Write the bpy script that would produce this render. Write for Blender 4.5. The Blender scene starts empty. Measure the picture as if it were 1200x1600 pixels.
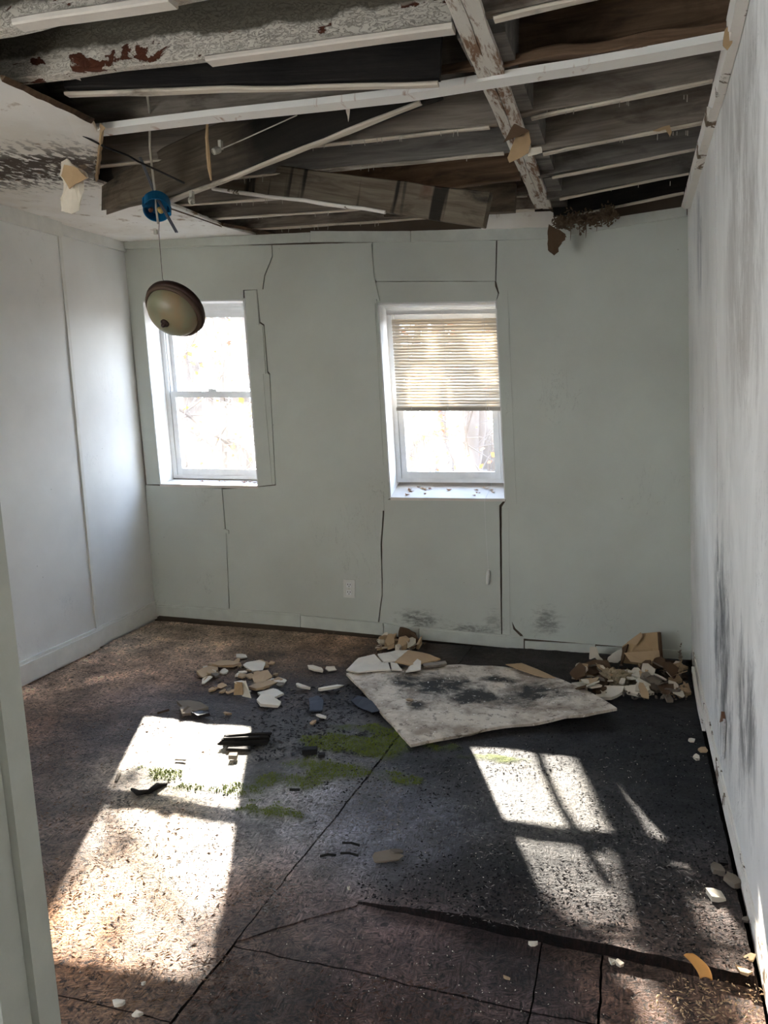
import bpy, bmesh, math, random
import numpy as np
from mathutils import Vector, Matrix, noise
random.seed(7); np.random.seed(7)
RD = random.Random(11)
S = bpy.context.scene
COL = S.collection

# ------------------------------------------------------------------ camera
F = 1250.0; H = 1.48
R = np.array([[0.95600046, 0.03854923, -0.29082138],
              [0.29330814, -0.14514217, 0.94493602],
              [-0.00578389, -0.98865955, -0.15006279]])   # rows: room x, y, z in camera axes (right, down, forward)
cd = bpy.data.cameras.new('camera'); cam = bpy.data.objects.new('camera', cd); COL.objects.link(cam)
cd.sensor_fit = 'VERTICAL'; cd.sensor_height = 36.0; cd.lens = F / 1600 * 36.0
cd.clip_start = 0.05; cd.clip_end = 300
M = Matrix(((R[0][0], -R[0][1], -R[0][2], 0), (R[1][0], -R[1][1], -R[1][2], 0), (R[2][0], -R[2][1], -R[2][2], H), (0, 0, 0, 1)))
cam.matrix_world = M
S.camera = cam
C0 = np.array([0, 0, H])

# ------------------------------------------------------------------ light
SKY = 9.0
w = bpy.data.worlds.new('sky'); S.world = w; w.use_nodes = True
nt = w.node_tree; nt.nodes.clear()
o_ = nt.nodes.new('ShaderNodeOutputWorld'); b_ = nt.nodes.new('ShaderNodeBackground')
g_ = nt.nodes.new('ShaderNodeTexCoord'); sp_ = nt.nodes.new('ShaderNodeSeparateXYZ'); r_ = nt.nodes.new('ShaderNodeValToRGB')
nt.links.new(g_.outputs['Generated'], sp_.inputs[0]); nt.links.new(sp_.outputs['Z'], r_.inputs[0])
r_.color_ramp.elements[0].position = 0.0; r_.color_ramp.elements[0].color = (0.86, 0.93, 1.0, 1)
r_.color_ramp.elements[1].position = 0.8; r_.color_ramp.elements[1].color = (0.42, 0.62, 1.0, 1)
nt.links.new(r_.outputs[0], b_.inputs[0]); b_.inputs[1].default_value = SKY
nt.links.new(b_.outputs[0], o_.inputs[0])
SUN_AZ, SUN_EL = math.radians(-24.0), math.radians(30.0)
sd = np.array([math.sin(SUN_AZ) * math.cos(SUN_EL), math.cos(SUN_AZ) * math.cos(SUN_EL), math.sin(SUN_EL)])  # towards the sun
sl = bpy.data.lights.new('sun', 'SUN'); sun = bpy.data.objects.new('sun', sl); COL.objects.link(sun)
sl.energy = 34.0; sl.angle = math.radians(0.55); sl.color = (1.0, 0.93, 0.82)
sun.rotation_euler = Vector(-sd).to_track_quat('-Z', 'Y').to_euler(); sun.location = (-8, 14, 12)
S.view_settings.view_transform = 'Standard'; S.view_settings.look = 'None'
S.view_settings.gamma = 1.0; S.view_settings.use_curve_mapping = False
S.view_settings.exposure = 0.9
S.cycles.max_bounces = 10; S.cycles.diffuse_bounces = 5; S.cycles.glossy_bounces = 3
S.cycles.transparent_max_bounces = 16; S.cycles.transmission_bounces = 4
S.cycles.caustics_reflective = False; S.cycles.caustics_refractive = False
S.cycles.sample_clamp_indirect = 12.0
S.cycles.use_denoising = True

# ------------------------------------------------------------------ geometry of the view
def ray(px, py): return R @ np.array([px - 600.0, py - 800.0, F])
def atZ(px, py, z=0.0):
    v = ray(px, py); return C0 + v * ((z - H) / v[2])
def atY(px, py, y):
    v = ray(px, py); return C0 + v * (y / v[1])
BL = atZ(244, 967); BR = atZ(1082, 1030)
_d = BR - BL; NN = np.array([-_d[1], _d[0], 0]); NN /= np.linalg.norm(NN); UU = _d / np.linalg.norm(_d)
def wl(px, py, off=0.0):                       # point on the back wall
    v = ray(px, py); return C0 + v * (((BL - C0) @ NN + off) / (v @ NN))
KL, KR = .040, .057                            # the racked walls lean to the left
def rw(px, py, off=0.0):
    v = ray(px, py); return C0 + v * ((.372 + off - KR * H) / (v[0] + KR * v[2]))
def lw(px, py, off=0.0):
    v = ray(px, py); return C0 + v * ((-2.944 + off - KL * H) / (v[0] + KL * v[2]))
def proj(P):
    c = (np.asarray(P) - C0) @ R; return 600 + F * c[..., 0] / c[..., 2], 800 + F * c[..., 1] / c[..., 2]
def L(*c):
    c = [x / 255 for x in c]
    return tuple(x / 12.92 if x <= .04045 else ((x + .055) / 1.055) ** 2.4 for x in c) + (1,)

# ------------------------------------------------------------------ object helpers
def empty(name, loc, parent=None):
    o = bpy.data.objects.new(name, None); COL.objects.link(o); o.empty_display_size = .1
    o.location = Vector(loc) - (Vector(parent['w']) if parent else Vector((0, 0, 0)))
    o['w'] = tuple(float(x) for x in loc)
    if parent: o.parent = parent
    return o
def tag(o, label=None, cat=None, group=None, kind=None):
    if label: o['label'] = label
    if cat: o['category'] = cat
    if group: o['group'] = group
    if kind: o['kind'] = kind
    return o
def build(name, V, Fc, mat, parent=None, smooth=False, rot=None, loc=None):
    """V in world coordinates (or local ones when rot and loc are given)"""
    V = np.asarray(V, float)
    if loc is None:
        loc = np.array(parent['w']) if parent is not None else np.array([V[:, 0].mean(), V[:, 1].mean(), V[:, 2].min()])
        Vl = V - loc
    else: Vl = V
    me = bpy.data.meshes.new(name)
    me.from_pydata([tuple(v) for v in Vl], [], [tuple(f) for f in Fc]); me.update()
    if smooth: me.polygons.foreach_set('use_smooth', [True] * len(me.polygons))
    if mat: me.materials.append(mat)
    o = bpy.data.objects.new(name, me); COL.objects.link(o)
    o['w'] = tuple(float(x) for x in loc)
    pw = np.array(parent['w']) if parent is not None else np.zeros(3)
    if rot is not None: o.rotation_euler = rot.to_euler()
    o.location = Vector(loc - pw)
    if parent is not None: o.parent = parent
    return o
def fixn(o):
    bm = bmesh.new(); bm.from_mesh(o.data); bmesh.ops.recalc_face_normals(bm, faces=bm.faces); bm.to_mesh(o.data); bm.free(); return o
class MB:
    def __init__(s): s.V = []; s.F = []
    def add(s, V, Fc):
        n = len(s.V); s.V += [tuple(v) for v in V]; s.F += [tuple(i + n for i in f) for f in Fc]; return s
    def box8(s, P): return s.add(P, [(0, 3, 2, 1), (4, 5, 6, 7), (0, 1, 5, 4), (1, 2, 6, 5), (2, 3, 7, 6), (3, 0, 4, 7)])
    def box(s, a, b):
        (x0, y0, z0), (x1, y1, z1) = a, b
        return s.box8([(x0, y0, z0), (x1, y0, z0), (x1, y1, z0), (x0, y1, z0), (x0, y0, z1), (x1, y0, z1), (x1, y1, z1), (x0, y1, z1)])
    def prism(s, pts, vec):
        pts = [np.asarray(p, float) for p in pts]; n = len(pts); vec = np.asarray(vec, float)
        return s.add(pts + [p + vec for p in pts], [tuple(range(n))[::-1], tuple(range(n, 2 * n))] + [(i, (i + 1) % n, n + (i + 1) % n, n + i) for i in range(n)])
    def tube(s, pts, r, n=8, cap=True):
        pts = [Vector(p) for p in pts]; m = len(pts); rs = r if hasattr(r, '__len__') else [r] * m
        V = []; up = Vector((0.13, .31, .94))
        for i, p in enumerate(pts):
            t = (pts[min(i + 1, m - 1)] - pts[max(i - 1, 0)]).normalized()
            a = t.cross(up)
            if a.length < .05: a = t.cross(Vector((1, 0, 0)))
            a.normalize(); b = t.cross(a)
            for k in range(n):
                q = 2 * math.pi * k / n; V.append(p + (a * math.cos(q) + b * math.sin(q)) * rs[i])
        Fc = [(i * n + k, i * n + (k + 1) % n, (i + 1) * n + (k + 1) % n, (i + 1) * n + k) for i in range(m - 1) for k in range(n)]
        if cap: Fc += [tuple(range(n)), tuple(range((m - 1) * n, m * n))[::-1]]
        return s.add(V, Fc)
    def lathe(s, prof, c, ax, n=40):
        ax = Vector(ax).normalized(); a = ax.orthogonal().normalized(); b = ax.cross(a); c = Vector(c); m = len(prof)
        V = [c + ax * h + (a * math.cos(2 * math.pi * k / n) + b * math.sin(2 * math.pi * k / n)) * r for r, h in prof for k in range(n)]
        return s.add(V, [(i * n + k, i * n + (k + 1) % n, (i + 1) * n + (k + 1) % n, (i + 1) * n + k) for i in range(m - 1) for k in range(n)])
    def make(s, name, mat, parent=None, smooth=False): return fixn(build(name, s.V, s.F, mat, parent, smooth))
def struct(o): o['kind'] = 'structure'; return o

def jag(pts, amp, step, closed=True, keep=()):
    """break the edges of a polygon into an uneven line; keep = edges that stay straight"""
    out = []; n = len(pts)
    for i in range(n if closed else n - 1):
        a = np.asarray(pts[i], float); b = np.asarray(pts[(i + 1) % n], float); out.append(a)
        if i in keep: continue
        d = np.linalg.norm(b - a); k = int(d / step)
        for j in range(1, k):
            out.append(a + (b - a) * (j + RD.uniform(-.3, .3)) / k + np.array([RD.uniform(-1, 1) for _ in range(len(a))]) * amp)
    if not closed: out.append(np.asarray(pts[-1], float))
    return out

def beam(name, A, B, w, h, mat, parent=None, roll=0.0, rough=.002, bow=0.0, tipA=0.0, tipB=0.0, seg=None, taperA=1.0):
    """timber whose lower near edge runs from A to B; w = thickness away from the viewer, h = height"""
    A = Vector(A); B = Vector(B); X = (B - A); Ln = X.length; X.normalize()
    Yv = Vector((0, 0, 1)).cross(X).normalized(); Zv = X.cross(Yv)
    if roll:
        q = Matrix.Rotation(roll, 3, X); Yv = q @ Yv; Zv = q @ Zv
    rot = Matrix((X, Yv, Zv)).transposed()
    n = seg or max(4, int(Ln / .09)); c = .004
    prof = [(c, 0), (w - c, 0), (w, c), (w, h * .5), (w, h - c), (w - c, h), (c, h), (0, h - c), (0, h * .5), (0, c)]
    V = []; sd_ = RD.random() * 50
    for i in range(n + 1):
        t = i / n; x = t * Ln; th = 1.0
        if taperA < 1 and t < .25: th = taperA + (1 - taperA) * (t / .25)
        for j, (y, z) in enumerate(prof):
            dx = 0
            if i == 0 and tipA: dx = -tipA * RD.random() * (1 if z < h * .6 else .3)
            if i == n and tipB: dx = tipB * RD.random()
            zz = z * th + (h * (1 - th) * .3)
            V.append((x + dx, y + noise.noise(Vector((x * 6, z * 20, sd_))) * rough * 1.5,
                      zz + noise.noise(Vector((x * 5 + 9, y * 30, sd_))) * rough * 2 - bow * 4 * t * (1 - t)))
    m = len(prof)
    Fc = [(i * m + k, (i + 1) * m + k, (i + 1) * m + (k + 1) % m, i * m + (k + 1) % m) for i in range(n) for k in range(m)]
    Fc += [tuple(range(m)), tuple(range(n * m, (n + 1) * m))[::-1]]
    o = build(name, V, Fc, mat, parent, rot=rot, loc=np.array(A)); fixn(o)
    return o

# ------------------------------------------------------------------ node helpers
class NT:
    def __init__(s, name):
        s.m = bpy.data.materials.new(name); s.m.use_nodes = True; s.t = s.m.node_tree; s.t.nodes.clear()
        s.out = s.t.nodes.new('ShaderNodeOutputMaterial'); s.tc = s.t.nodes.new('ShaderNodeTexCoord'); s.geo = None
    def n(s, k, **kw):
        x = s.t.nodes.new(k)
        for a, b in kw.items(): setattr(x, a, b)
        return x
    def lk(s, a, b): s.t.links.new(a, b)
    def put(s, sock, v):
        if isinstance(v, bpy.types.NodeSocket): s.lk(v, sock)
        elif hasattr(v, '__len__') and hasattr(sock.default_value, '__len__') and len(v) > len(sock.default_value): sock.default_value = v[:len(sock.default_value)]
        else: sock.default_value = v
    def obj(s, scale=(1, 1, 1), rot=(0, 0, 0), world=False):
        mp = s.n('ShaderNodeMapping'); mp.inputs['Scale'].default_value = scale; mp.inputs['Rotation'].default_value = rot
        if world:
            if not s.geo: s.geo = s.n('ShaderNodeNewGeometry')
            s.lk(s.geo.outputs['Position'], mp.inputs[0])
        else:
            s.lk(s.tc.outputs['Object'], mp.inputs[0])
            if True:
                oi = s.n('ShaderNodeObjectInfo'); ad = s.n('ShaderNodeVectorMath', operation='SCALE'); cb = s.n('ShaderNodeCombineXYZ')
                s.lk(oi.outputs['Random'], cb.inputs[0]); s.lk(oi.outputs['Random'], cb.inputs[1]); s.lk(oi.outputs['Random'], cb.inputs[2])
                s.lk(cb.outputs[0], ad.inputs[0]); ad.inputs['Scale'].default_value = 30
                s.lk(ad.outputs[0], mp.inputs['Location'])
        return mp.outputs[0]
    def noise(s, vec, scale, detail=4, rough=.55, dist=0.0):
        x = s.n('ShaderNodeTexNoise'); s.lk(vec, x.inputs['Vector']); x.inputs['Scale'].default_value = scale
        x.inputs['Detail'].default_value = detail; x.inputs['Roughness'].default_value = rough; x.inputs['Distortion'].default_value = dist
        return x.outputs['Fac']
    def vor(s, vec, scale, feat='F1', out='Distance'):
        x = s.n('ShaderNodeTexVoronoi', feature=feat); s.lk(vec, x.inputs['Vector']); x.inputs['Scale'].default_value = scale; return x.outputs[out]
    def ramp(s, fac, *stops, interp='LINEAR'):
        x = s.n('ShaderNodeValToRGB'); x.color_ramp.interpolation = interp; s.lk(fac, x.inputs[0]); e = x.color_ramp.elements
        for i, (p, c) in enumerate(stops):
            if not hasattr(c, '__len__'): c = (c, c, c, 1)
            if i < 2: e[i].position = p; e[i].color = c
            else: q = e.new(p); q.color = c
        return x.outputs[0]
    def mix(s, f, a, b, mode='MIX'):
        x = s.n('ShaderNodeMix', data_type='RGBA', blend_type=mode); s.put(x.inputs[0], f); s.put(x.inputs[6], a); s.put(x.inputs[7], b); return x.outputs[2]
    def math(s, op, a, b=0.0, clamp=False):
        x = s.n('ShaderNodeMath', operation=op, use_clamp=clamp); s.put(x.inputs[0], a); s.put(x.inputs[1], b); return x.outputs[0]
    def blob(s, c, rx, ry, rz, soft=.5):
        """soft ellipsoid mask in room coordinates"""
        if not s.geo: s.geo = s.n('ShaderNodeNewGeometry')
        a = s.n('ShaderNodeVectorMath', operation='SUBTRACT'); s.lk(s.geo.outputs['Position'], a.inputs[0]); a.inputs[1].default_value = tuple(c)
        d = s.n('ShaderNodeVectorMath', operation='DIVIDE'); s.lk(a.outputs[0], d.inputs[0]); d.inputs[1].default_value = (rx, ry, rz)
        l = s.n('ShaderNodeVectorMath', operation='LENGTH'); s.lk(d.outputs[0], l.inputs[0])
        mr = s.n('ShaderNodeMapRange'); s.lk(l.outputs['Value'], mr.inputs[0]); mr.inputs[1].default_value = 1 - soft; mr.inputs[2].default_value = 1 + soft
        mr.inputs[3].default_value = 1; mr.inputs[4].default_value = 0; return mr.outputs[0]
    def bsdf(s, col, rough=.8, bump=None, bs=.3, bd=.01, spec=.3, **kw):
        p = s.n('ShaderNodeBsdfPrincipled'); s.put(p.inputs['Base Color'], col); s.put(p.inputs['Roughness'], rough); s.put(p.inputs['Specular IOR Level'], spec)
        for k, v in kw.items(): s.put(p.inputs[k.replace('_', ' ')], v)
        if bump is not None:
            b = s.n('ShaderNodeBump'); b.inputs['Strength'].default_value = bs; b.inputs['Distance'].default_value = bd; s.put(b.inputs['Height'], bump); s.lk(b.outputs[0], p.inputs['Normal'])
        s.lk(p.outputs[0], s.out.inputs[0]); return s.m
def flat(name, col, rough=.7, **kw):
    t = NT(name); v = t.obj(); f = t.noise(v, 14, 5)
    c = t.mix(f, tuple(x * .82 for x in col[:3]) + (1,), tuple(min(1, x * 1.12) for x in col[:3]) + (1,))
    return t.bsdf(c, rough, bump=t.noise(v, 60, 3), bs=.15, bd=.003, **kw)

def wood(name, light, dark, stain=(.012, .010, .008, 1), amount=.45, rough=.85, grain=1.0, paint=None, paintamt=.5, burn=None, bands=None):
    t = NT(name); v = t.obj((1.2, 14, 14)); v2 = t.obj((1, 1, 1)); v3 = t.obj((2.2, 60, 60))
    g = t.noise(v, 2.2, 6, .6, 1.2); f = t.noise(v3, 2.0, 3)
    c = t.mix(t.ramp(g, (.32, 0), (.68, 1)), dark, light)
    c = t.mix(t.math('MULTIPLY', f, .5 * grain), c, dark)
    s = t.noise(t.obj((1.6, 3.5, 3.5)), 1.6, 6, .62, .6)
    c = t.mix(t.ramp(s, (.62 - amount * .35, 0), (.78 - amount * .2, 1)), c, stain)
    k = t.vor(t.obj((1.4, 5, 5)), 1.0)                                     # knots
    c = t.mix(t.ramp(k, (.05, .8), (.13, 0)), c, tuple(x * .35 for x in dark[:3]) + (1,))
    if burn:                                                               # burnt over one length of the timber
        sx = t.n('ShaderNodeSeparateXYZ'); t.lk(t.tc.outputs['Object'], sx.inputs[0]); bx_ = t.math('ADD', sx.outputs['X'], t.math('MULTIPLY', t.math('SUBTRACT', t.noise(v2, 5, 4), .5), .5))
        c = t.mix(t.ramp(bx_, (burn[0], 0), (burn[1], .93)), c, stain)
    if bands:
        bn = t.noise(t.obj((9, .6, .6)), 1.2, 3, .6)
        c = t.mix(t.ramp(bn, (.55, 0), (.60, .9)), c, stain); c = t.mix(t.ramp(t.noise(t.obj((5, 3, 3)), 1.1, 4), (.56, 0), (.64, .6)), c, bands)
    b = t.math('ADD', g, t.math('MULTIPLY', f, .6))
    r = rough
    if paint:
        pz = t.noise(v2, 5.0, 7, .68, .5); pm = t.ramp(pz, (paintamt - .012, 1), (paintamt + .012, 0))
        c = t.mix(pm, c, paint); b = t.math('ADD', b, t.math('MULTIPLY', pm, 1.6))
    return t.bsdf(c, r, bump=b, bs=.5, bd=.004, spec=.25)

def wallpaint(name, col, moulds=(), streak=0.0, dirt=.25, tint=L(150, 146, 136)):
    t = NT(name); v = t.obj(world=True)
    a = t.noise(v, 1.3, 5); c = t.mix(t.math('MULTIPLY', t.ramp(a, (.35, 0), (.75, 1)), .35), col, tint)
    # scuffs, thin scratches, fly specks
    sc = t.ramp(t.noise(t.obj((1, 1, .35), world=True), 7, 6, .6, 2.5), (.4985, 0), (.5, 1), (.5015, 0))
    gate = t.ramp(t.noise(v, 2.1, 2), (.60, 0), (.64, 1))
    c = t.mix(t.math('MULTIPLY', t.math('MULTIPLY', sc, gate), dirt * 2), c, L(70, 66, 60))
    sp = t.math('MULTIPLY', t.ramp(t.vor(v, 20), (.035, 1), (.06, 0)), t.ramp(t.noise(v, 4, 2), (.58, 0), (.66, 1)))
    c = t.mix(t.math('MULTIPLY', sp, .7), c, L(60, 52, 44))
    if streak:
        vs = t.obj((1, 1.0, .62), world=True); s1 = t.noise(vs, 1.8, 7, .62, .8); s2 = t.noise(t.obj((1, 2.4, 1.1), world=True), 2.0, 7, .68, .5)
        c = t.mix(t.math('MULTIPLY', t.ramp(s1, (.46, 0), (.66, 1)), streak), c, L(150, 145, 138))
        c = t.mix(t.math('MULTIPLY', t.ramp(s2, (.55, 0), (.70, 1)), streak * .7), c, L(128, 122, 116))
    for cc, rx, ry, rz, amt, mc in moulds:
        m = t.blob(cc, rx, ry, rz, .6); nn = t.noise(t.obj((1, 3.2 if streak else 3, 1.2 if streak else 3), world=True), 2.6 if streak else 15, 8, .78, .4)
        k = t.math('MULTIPLY', t.ramp(t.math('ADD', nn, t.math('MULTIPLY', m, .28)), (.66, 0), (.84, 1)), t.math('MULTIPLY', m, amt))
        c = t.mix(k, c, mc)
    return t.bsdf(c, .55, bump=t.math('ADD', t.noise(v, 3, 5), t.math('MULTIPLY', t.noise(v, 90, 2), .08)), bs=.25, bd=.012, spec=.35)

WHITE = L(206, 210, 201)
M_wall = wallpaint('painted_panelling', WHITE, [(wl(655, 968), .16, .3, .07, .75, L(70, 68, 64)), (wl(735, 985), .18, .3, .05, .7, L(84, 80, 74)), (wl(855, 970), .10, .3, .11, .6, L(74, 72, 68)), (wl(770, 975), .07, .3, .1, .4, L(84, 82, 76))])
M_wall2 = wallpaint('painted_plaster_left', L(234, 234, 230), dirt=.18)
M_wallR = wallpaint('mouldy_painted_wall', L(244, 242, 238), [(rw(1128, 1010), .3, .42, .50, .95, L(66, 68, 72)), (rw(1165, 1120), .3, .30, .35, .8, L(74, 74, 76)), (rw(1160, 420), .3, .5, .5, .5, L(128, 116, 104)), (rw(1093, 400), .3, .2, .35, .6, L(92, 92, 100)), (rw(1150, 150), .3, .6, .3, .4, L(120, 110, 98))], streak=.26, dirt=.5)
M_trim = flat('painted_trim', L(222, 221, 214), .45); M_trimb = flat('painted_trim_grey', L(206, 209, 200), .5)
M_frame = flat('white_vinyl', L(232, 232, 230), .35)
M_dark = flat('rotten_backing', L(92, 80, 68), .95)
M_hall = flat('hall_plaster', L(190, 188, 182), .8)
GREYW = dict(light=L(160, 150, 137), dark=L(108, 98, 87))
M_wd = wood('weathered_joist_wood', stain=L(58, 46, 38), amount=.35, **GREYW)
M_wd2 = wood('brown_joist_wood', L(128, 104, 82), L(82, 62, 46), stain=L(38, 28, 20), amount=.5)
M_blue = wood('grey_blue_joist_wood', L(136, 130, 122), L(96, 92, 86), stain=L(60, 54, 48), amount=.3)
M_char = wood('charred_wood', L(46, 42, 38), L(24, 21, 19), stain=L(12, 11, 10), amount=.55)
M_mold = wood('blackened_plank_wood', L(128, 114, 96), L(70, 60, 50), stain=L(22, 19, 16), amount=.62)
M_paintw = wood('peeling_painted_wood', L(120, 106, 90), L(76, 62, 50), stain=L(70, 38, 22), amount=.35, paint=L(196, 188, 174), paintamt=.54)
M_burn = wood('half_burnt_plank', L(132, 120, 104), L(82, 72, 60), stain=L(20, 18, 16), amount=.25, burn=(.45, .85))
M_band = wood('streak_stained_plank', L(128, 118, 102), L(84, 74, 62), stain=L(20, 17, 15), amount=.2, bands=L(84, 46, 30))
pt = NT('peeling_painted_joist'); pv = pt.obj((1, 1, 1)); sxz = pt.n('ShaderNodeSeparateXYZ'); pt.lk(pt.tc.outputs['Object'], sxz.inputs[0])
low = pt.math('ADD', pt.math('MULTIPLY', sxz.outputs['Z'], -1 / .045), pt.math('ADD', .2, pt.math('MULTIPLY', pt.noise(pv, 3.0, 5, .65), 3.4)), clamp=True)
low = pt.ramp(low, (.35, 0), (.6, 1))
base = pt.mix(pt.noise(pt.obj((2, 9, 9)), 3, 6), L(112, 106, 92), L(80, 74, 62))
ck = pt.noise(pt.obj((14, 30, 34)), 2.2, 6, .7, 1.2); ckr = pt.ramp(ck, (.47, 0), (.50, 1), (.53, 0))
flk = pt.mix(pt.noise(pv, 24, 4), L(220, 212, 198), L(176, 166, 150)); flk = pt.mix(pt.math('MULTIPLY', ckr, .65), flk, L(88, 76, 64))
c = pt.mix(low, base, flk)
miss = pt.math('MULTIPLY', pt.ramp(pt.noise(pt.obj((6, 9, 12)), 1.3, 5, .6, .4), (.585, 0), (.60, 1)), low)
c = pt.mix(miss, c, pt.mix(pt.noise(pv, 30, 3), L(96, 50, 28), L(60, 30, 20)))
M_paintw = pt.bsdf(c, .85, bump=pt.math('SUBTRACT', pt.math('MULTIPLY', low, 1.5), pt.math('ADD', ckr, pt.math('MULTIPLY', miss, 2.0))), bs=.6, bd=.004, spec=.25)
M_paintw2 = wood('white_painted_wood', L(140, 122, 100), L(90, 72, 56), stain=L(110, 90, 70), amount=.2, paint=L(228, 222, 212), paintamt=.60)
M_edge = flat('pale_joist_edge', L(214, 204, 190), .8)
M_edge2 = wood('joist_paint_edge', L(224, 214, 198), L(190, 178, 160), stain=L(90, 78, 66), amount=.25)
M_deck = wood('roof_deck_wood', L(60, 52, 44), L(30, 26, 22), amount=.5)

# ------------------------------------------------------------------ floor
# broad colours of the stained subfloor, with painted sheen and sun patch, by place: px, py, r, g, b, gloss 0..1
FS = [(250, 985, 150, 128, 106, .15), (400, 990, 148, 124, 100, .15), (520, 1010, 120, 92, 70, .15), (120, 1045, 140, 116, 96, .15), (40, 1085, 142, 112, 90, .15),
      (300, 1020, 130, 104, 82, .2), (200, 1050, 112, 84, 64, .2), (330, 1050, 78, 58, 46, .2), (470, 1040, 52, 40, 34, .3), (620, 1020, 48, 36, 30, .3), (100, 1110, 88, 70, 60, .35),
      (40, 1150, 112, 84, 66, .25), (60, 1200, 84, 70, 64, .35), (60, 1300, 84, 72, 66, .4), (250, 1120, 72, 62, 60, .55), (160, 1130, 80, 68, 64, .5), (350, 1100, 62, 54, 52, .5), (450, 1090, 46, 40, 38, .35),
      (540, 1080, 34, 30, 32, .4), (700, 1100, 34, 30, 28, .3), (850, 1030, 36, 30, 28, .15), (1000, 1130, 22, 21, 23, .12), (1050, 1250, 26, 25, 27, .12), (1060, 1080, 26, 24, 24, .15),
      (850, 1180, 34, 32, 31, .12), (700, 1200, 40, 38, 36, .2), (820, 1260, 76, 72, 64, .25), (900, 1300, 60, 57, 54, .2), (720, 1300, 28, 27, 30, .15), (660, 1250, 34, 33, 38, .3), (640, 1380, 24, 23, 27, .15), (800, 1420, 26, 25, 27, .1), (950, 1420, 58, 53, 50, .2),  # spots in the right sun patch are painted lighter than the black around
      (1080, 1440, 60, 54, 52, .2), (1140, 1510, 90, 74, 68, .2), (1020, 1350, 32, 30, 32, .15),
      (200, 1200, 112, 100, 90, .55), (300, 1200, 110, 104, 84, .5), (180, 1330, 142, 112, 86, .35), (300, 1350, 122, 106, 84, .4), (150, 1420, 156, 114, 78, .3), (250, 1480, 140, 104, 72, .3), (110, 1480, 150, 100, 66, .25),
      (420, 1260, 98, 94, 92, .9), (500, 1180, 66, 62, 60, .6), (430, 1340, 100, 95, 95, .9), (560, 1270, 92, 94, 104, 1.0), (600, 1300, 76, 78, 90, 1.0), (480, 1400, 92, 80, 76, .6), (420, 1430, 96, 76, 68, .5), (540, 1350, 70, 64, 66, .55),  # pale and bluish window sheen of the wet middle, painted as colour
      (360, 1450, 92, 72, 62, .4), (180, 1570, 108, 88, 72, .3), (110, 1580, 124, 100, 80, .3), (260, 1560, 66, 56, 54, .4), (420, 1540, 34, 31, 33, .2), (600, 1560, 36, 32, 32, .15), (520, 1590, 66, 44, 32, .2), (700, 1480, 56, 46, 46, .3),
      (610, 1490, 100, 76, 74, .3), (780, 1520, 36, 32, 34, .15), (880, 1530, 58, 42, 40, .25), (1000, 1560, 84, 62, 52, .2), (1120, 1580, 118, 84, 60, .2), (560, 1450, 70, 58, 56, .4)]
FSP = np.array([atZ(a, b)[:2] for a, b, *_ in FS]); FSC = np.array([[*[x * (1 + 1.9 * c[5] ** 1.3) * (m_ if c[1] < 1100 and c[2] > 78 else 1) for x, m_ in zip(L(*c[2:5])[:3], (2.1, 2.3, 2.5))], c[5]] for c in FS])  # glossier spots are brightened, so their sheen sits in the colour
def fbm(P, sc, seed=0, oct=4):
    out = np.zeros(len(P)); a = 1.0
    rs = np.random.RandomState(seed)
    for o in range(oct):                        # value noise on a lattice
        n = 256; g = rs.rand(n, n); q = P * sc * 2 ** o + 1000; i = np.floor(q).astype(int); f = q - i; f = f * f * (3 - 2 * f)
        x0, y0 = i[:, 0] % n, i[:, 1] % n; x1, y1 = (x0 + 1) % n, (y0 + 1) % n
        out += a * ((g[x0, y0] * (1 - f[:, 0]) + g[x1, y0] * f[:, 0]) * (1 - f[:, 1]) + (g[x0, y1] * (1 - f[:, 0]) + g[x1, y1] * f[:, 0]) * f[:, 1] - .5); a *= .55
    return out
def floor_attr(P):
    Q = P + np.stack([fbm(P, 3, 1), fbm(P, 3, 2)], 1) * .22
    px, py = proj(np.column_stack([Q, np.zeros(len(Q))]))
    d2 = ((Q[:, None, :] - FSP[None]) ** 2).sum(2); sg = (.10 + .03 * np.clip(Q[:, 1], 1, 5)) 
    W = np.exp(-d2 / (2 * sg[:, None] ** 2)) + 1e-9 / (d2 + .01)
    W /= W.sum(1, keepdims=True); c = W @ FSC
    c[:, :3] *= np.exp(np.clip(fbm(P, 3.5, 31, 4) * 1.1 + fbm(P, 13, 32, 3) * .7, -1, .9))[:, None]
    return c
MOSS = [(560, 1160, .30, .17), (500, 1200, .24, .12), (450, 1220, .16, .10), (610, 1150, .18, .13), (780, 1190, .22, .05), (700, 1170, .20, .05), (380, 1240, .20, .1), (300, 1215, .28, .12), (600, 1215, .22, .06), (420, 1270, .18, .05)]
def moss_amt(P):
    m = np.zeros(len(P))
    for k, (a, b, rx, ry) in enumerate(MOSS):
        c = atZ(a, b)[:2]; q = ((P[:, 0] - c[0]) / rx) ** 2 + ((P[:, 1] - c[1]) / ry) ** 2
        m = np.maximum(m, (1 - q) * (1.0 if k in (0, 1, 2, 3, 4) else .62))
    return np.clip(m * 1.5 + fbm(P, 9, 5, 6) * 2.6 - .30, 0, 1) * (m > .02) * np.clip(m * 4, 0, 1)

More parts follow.
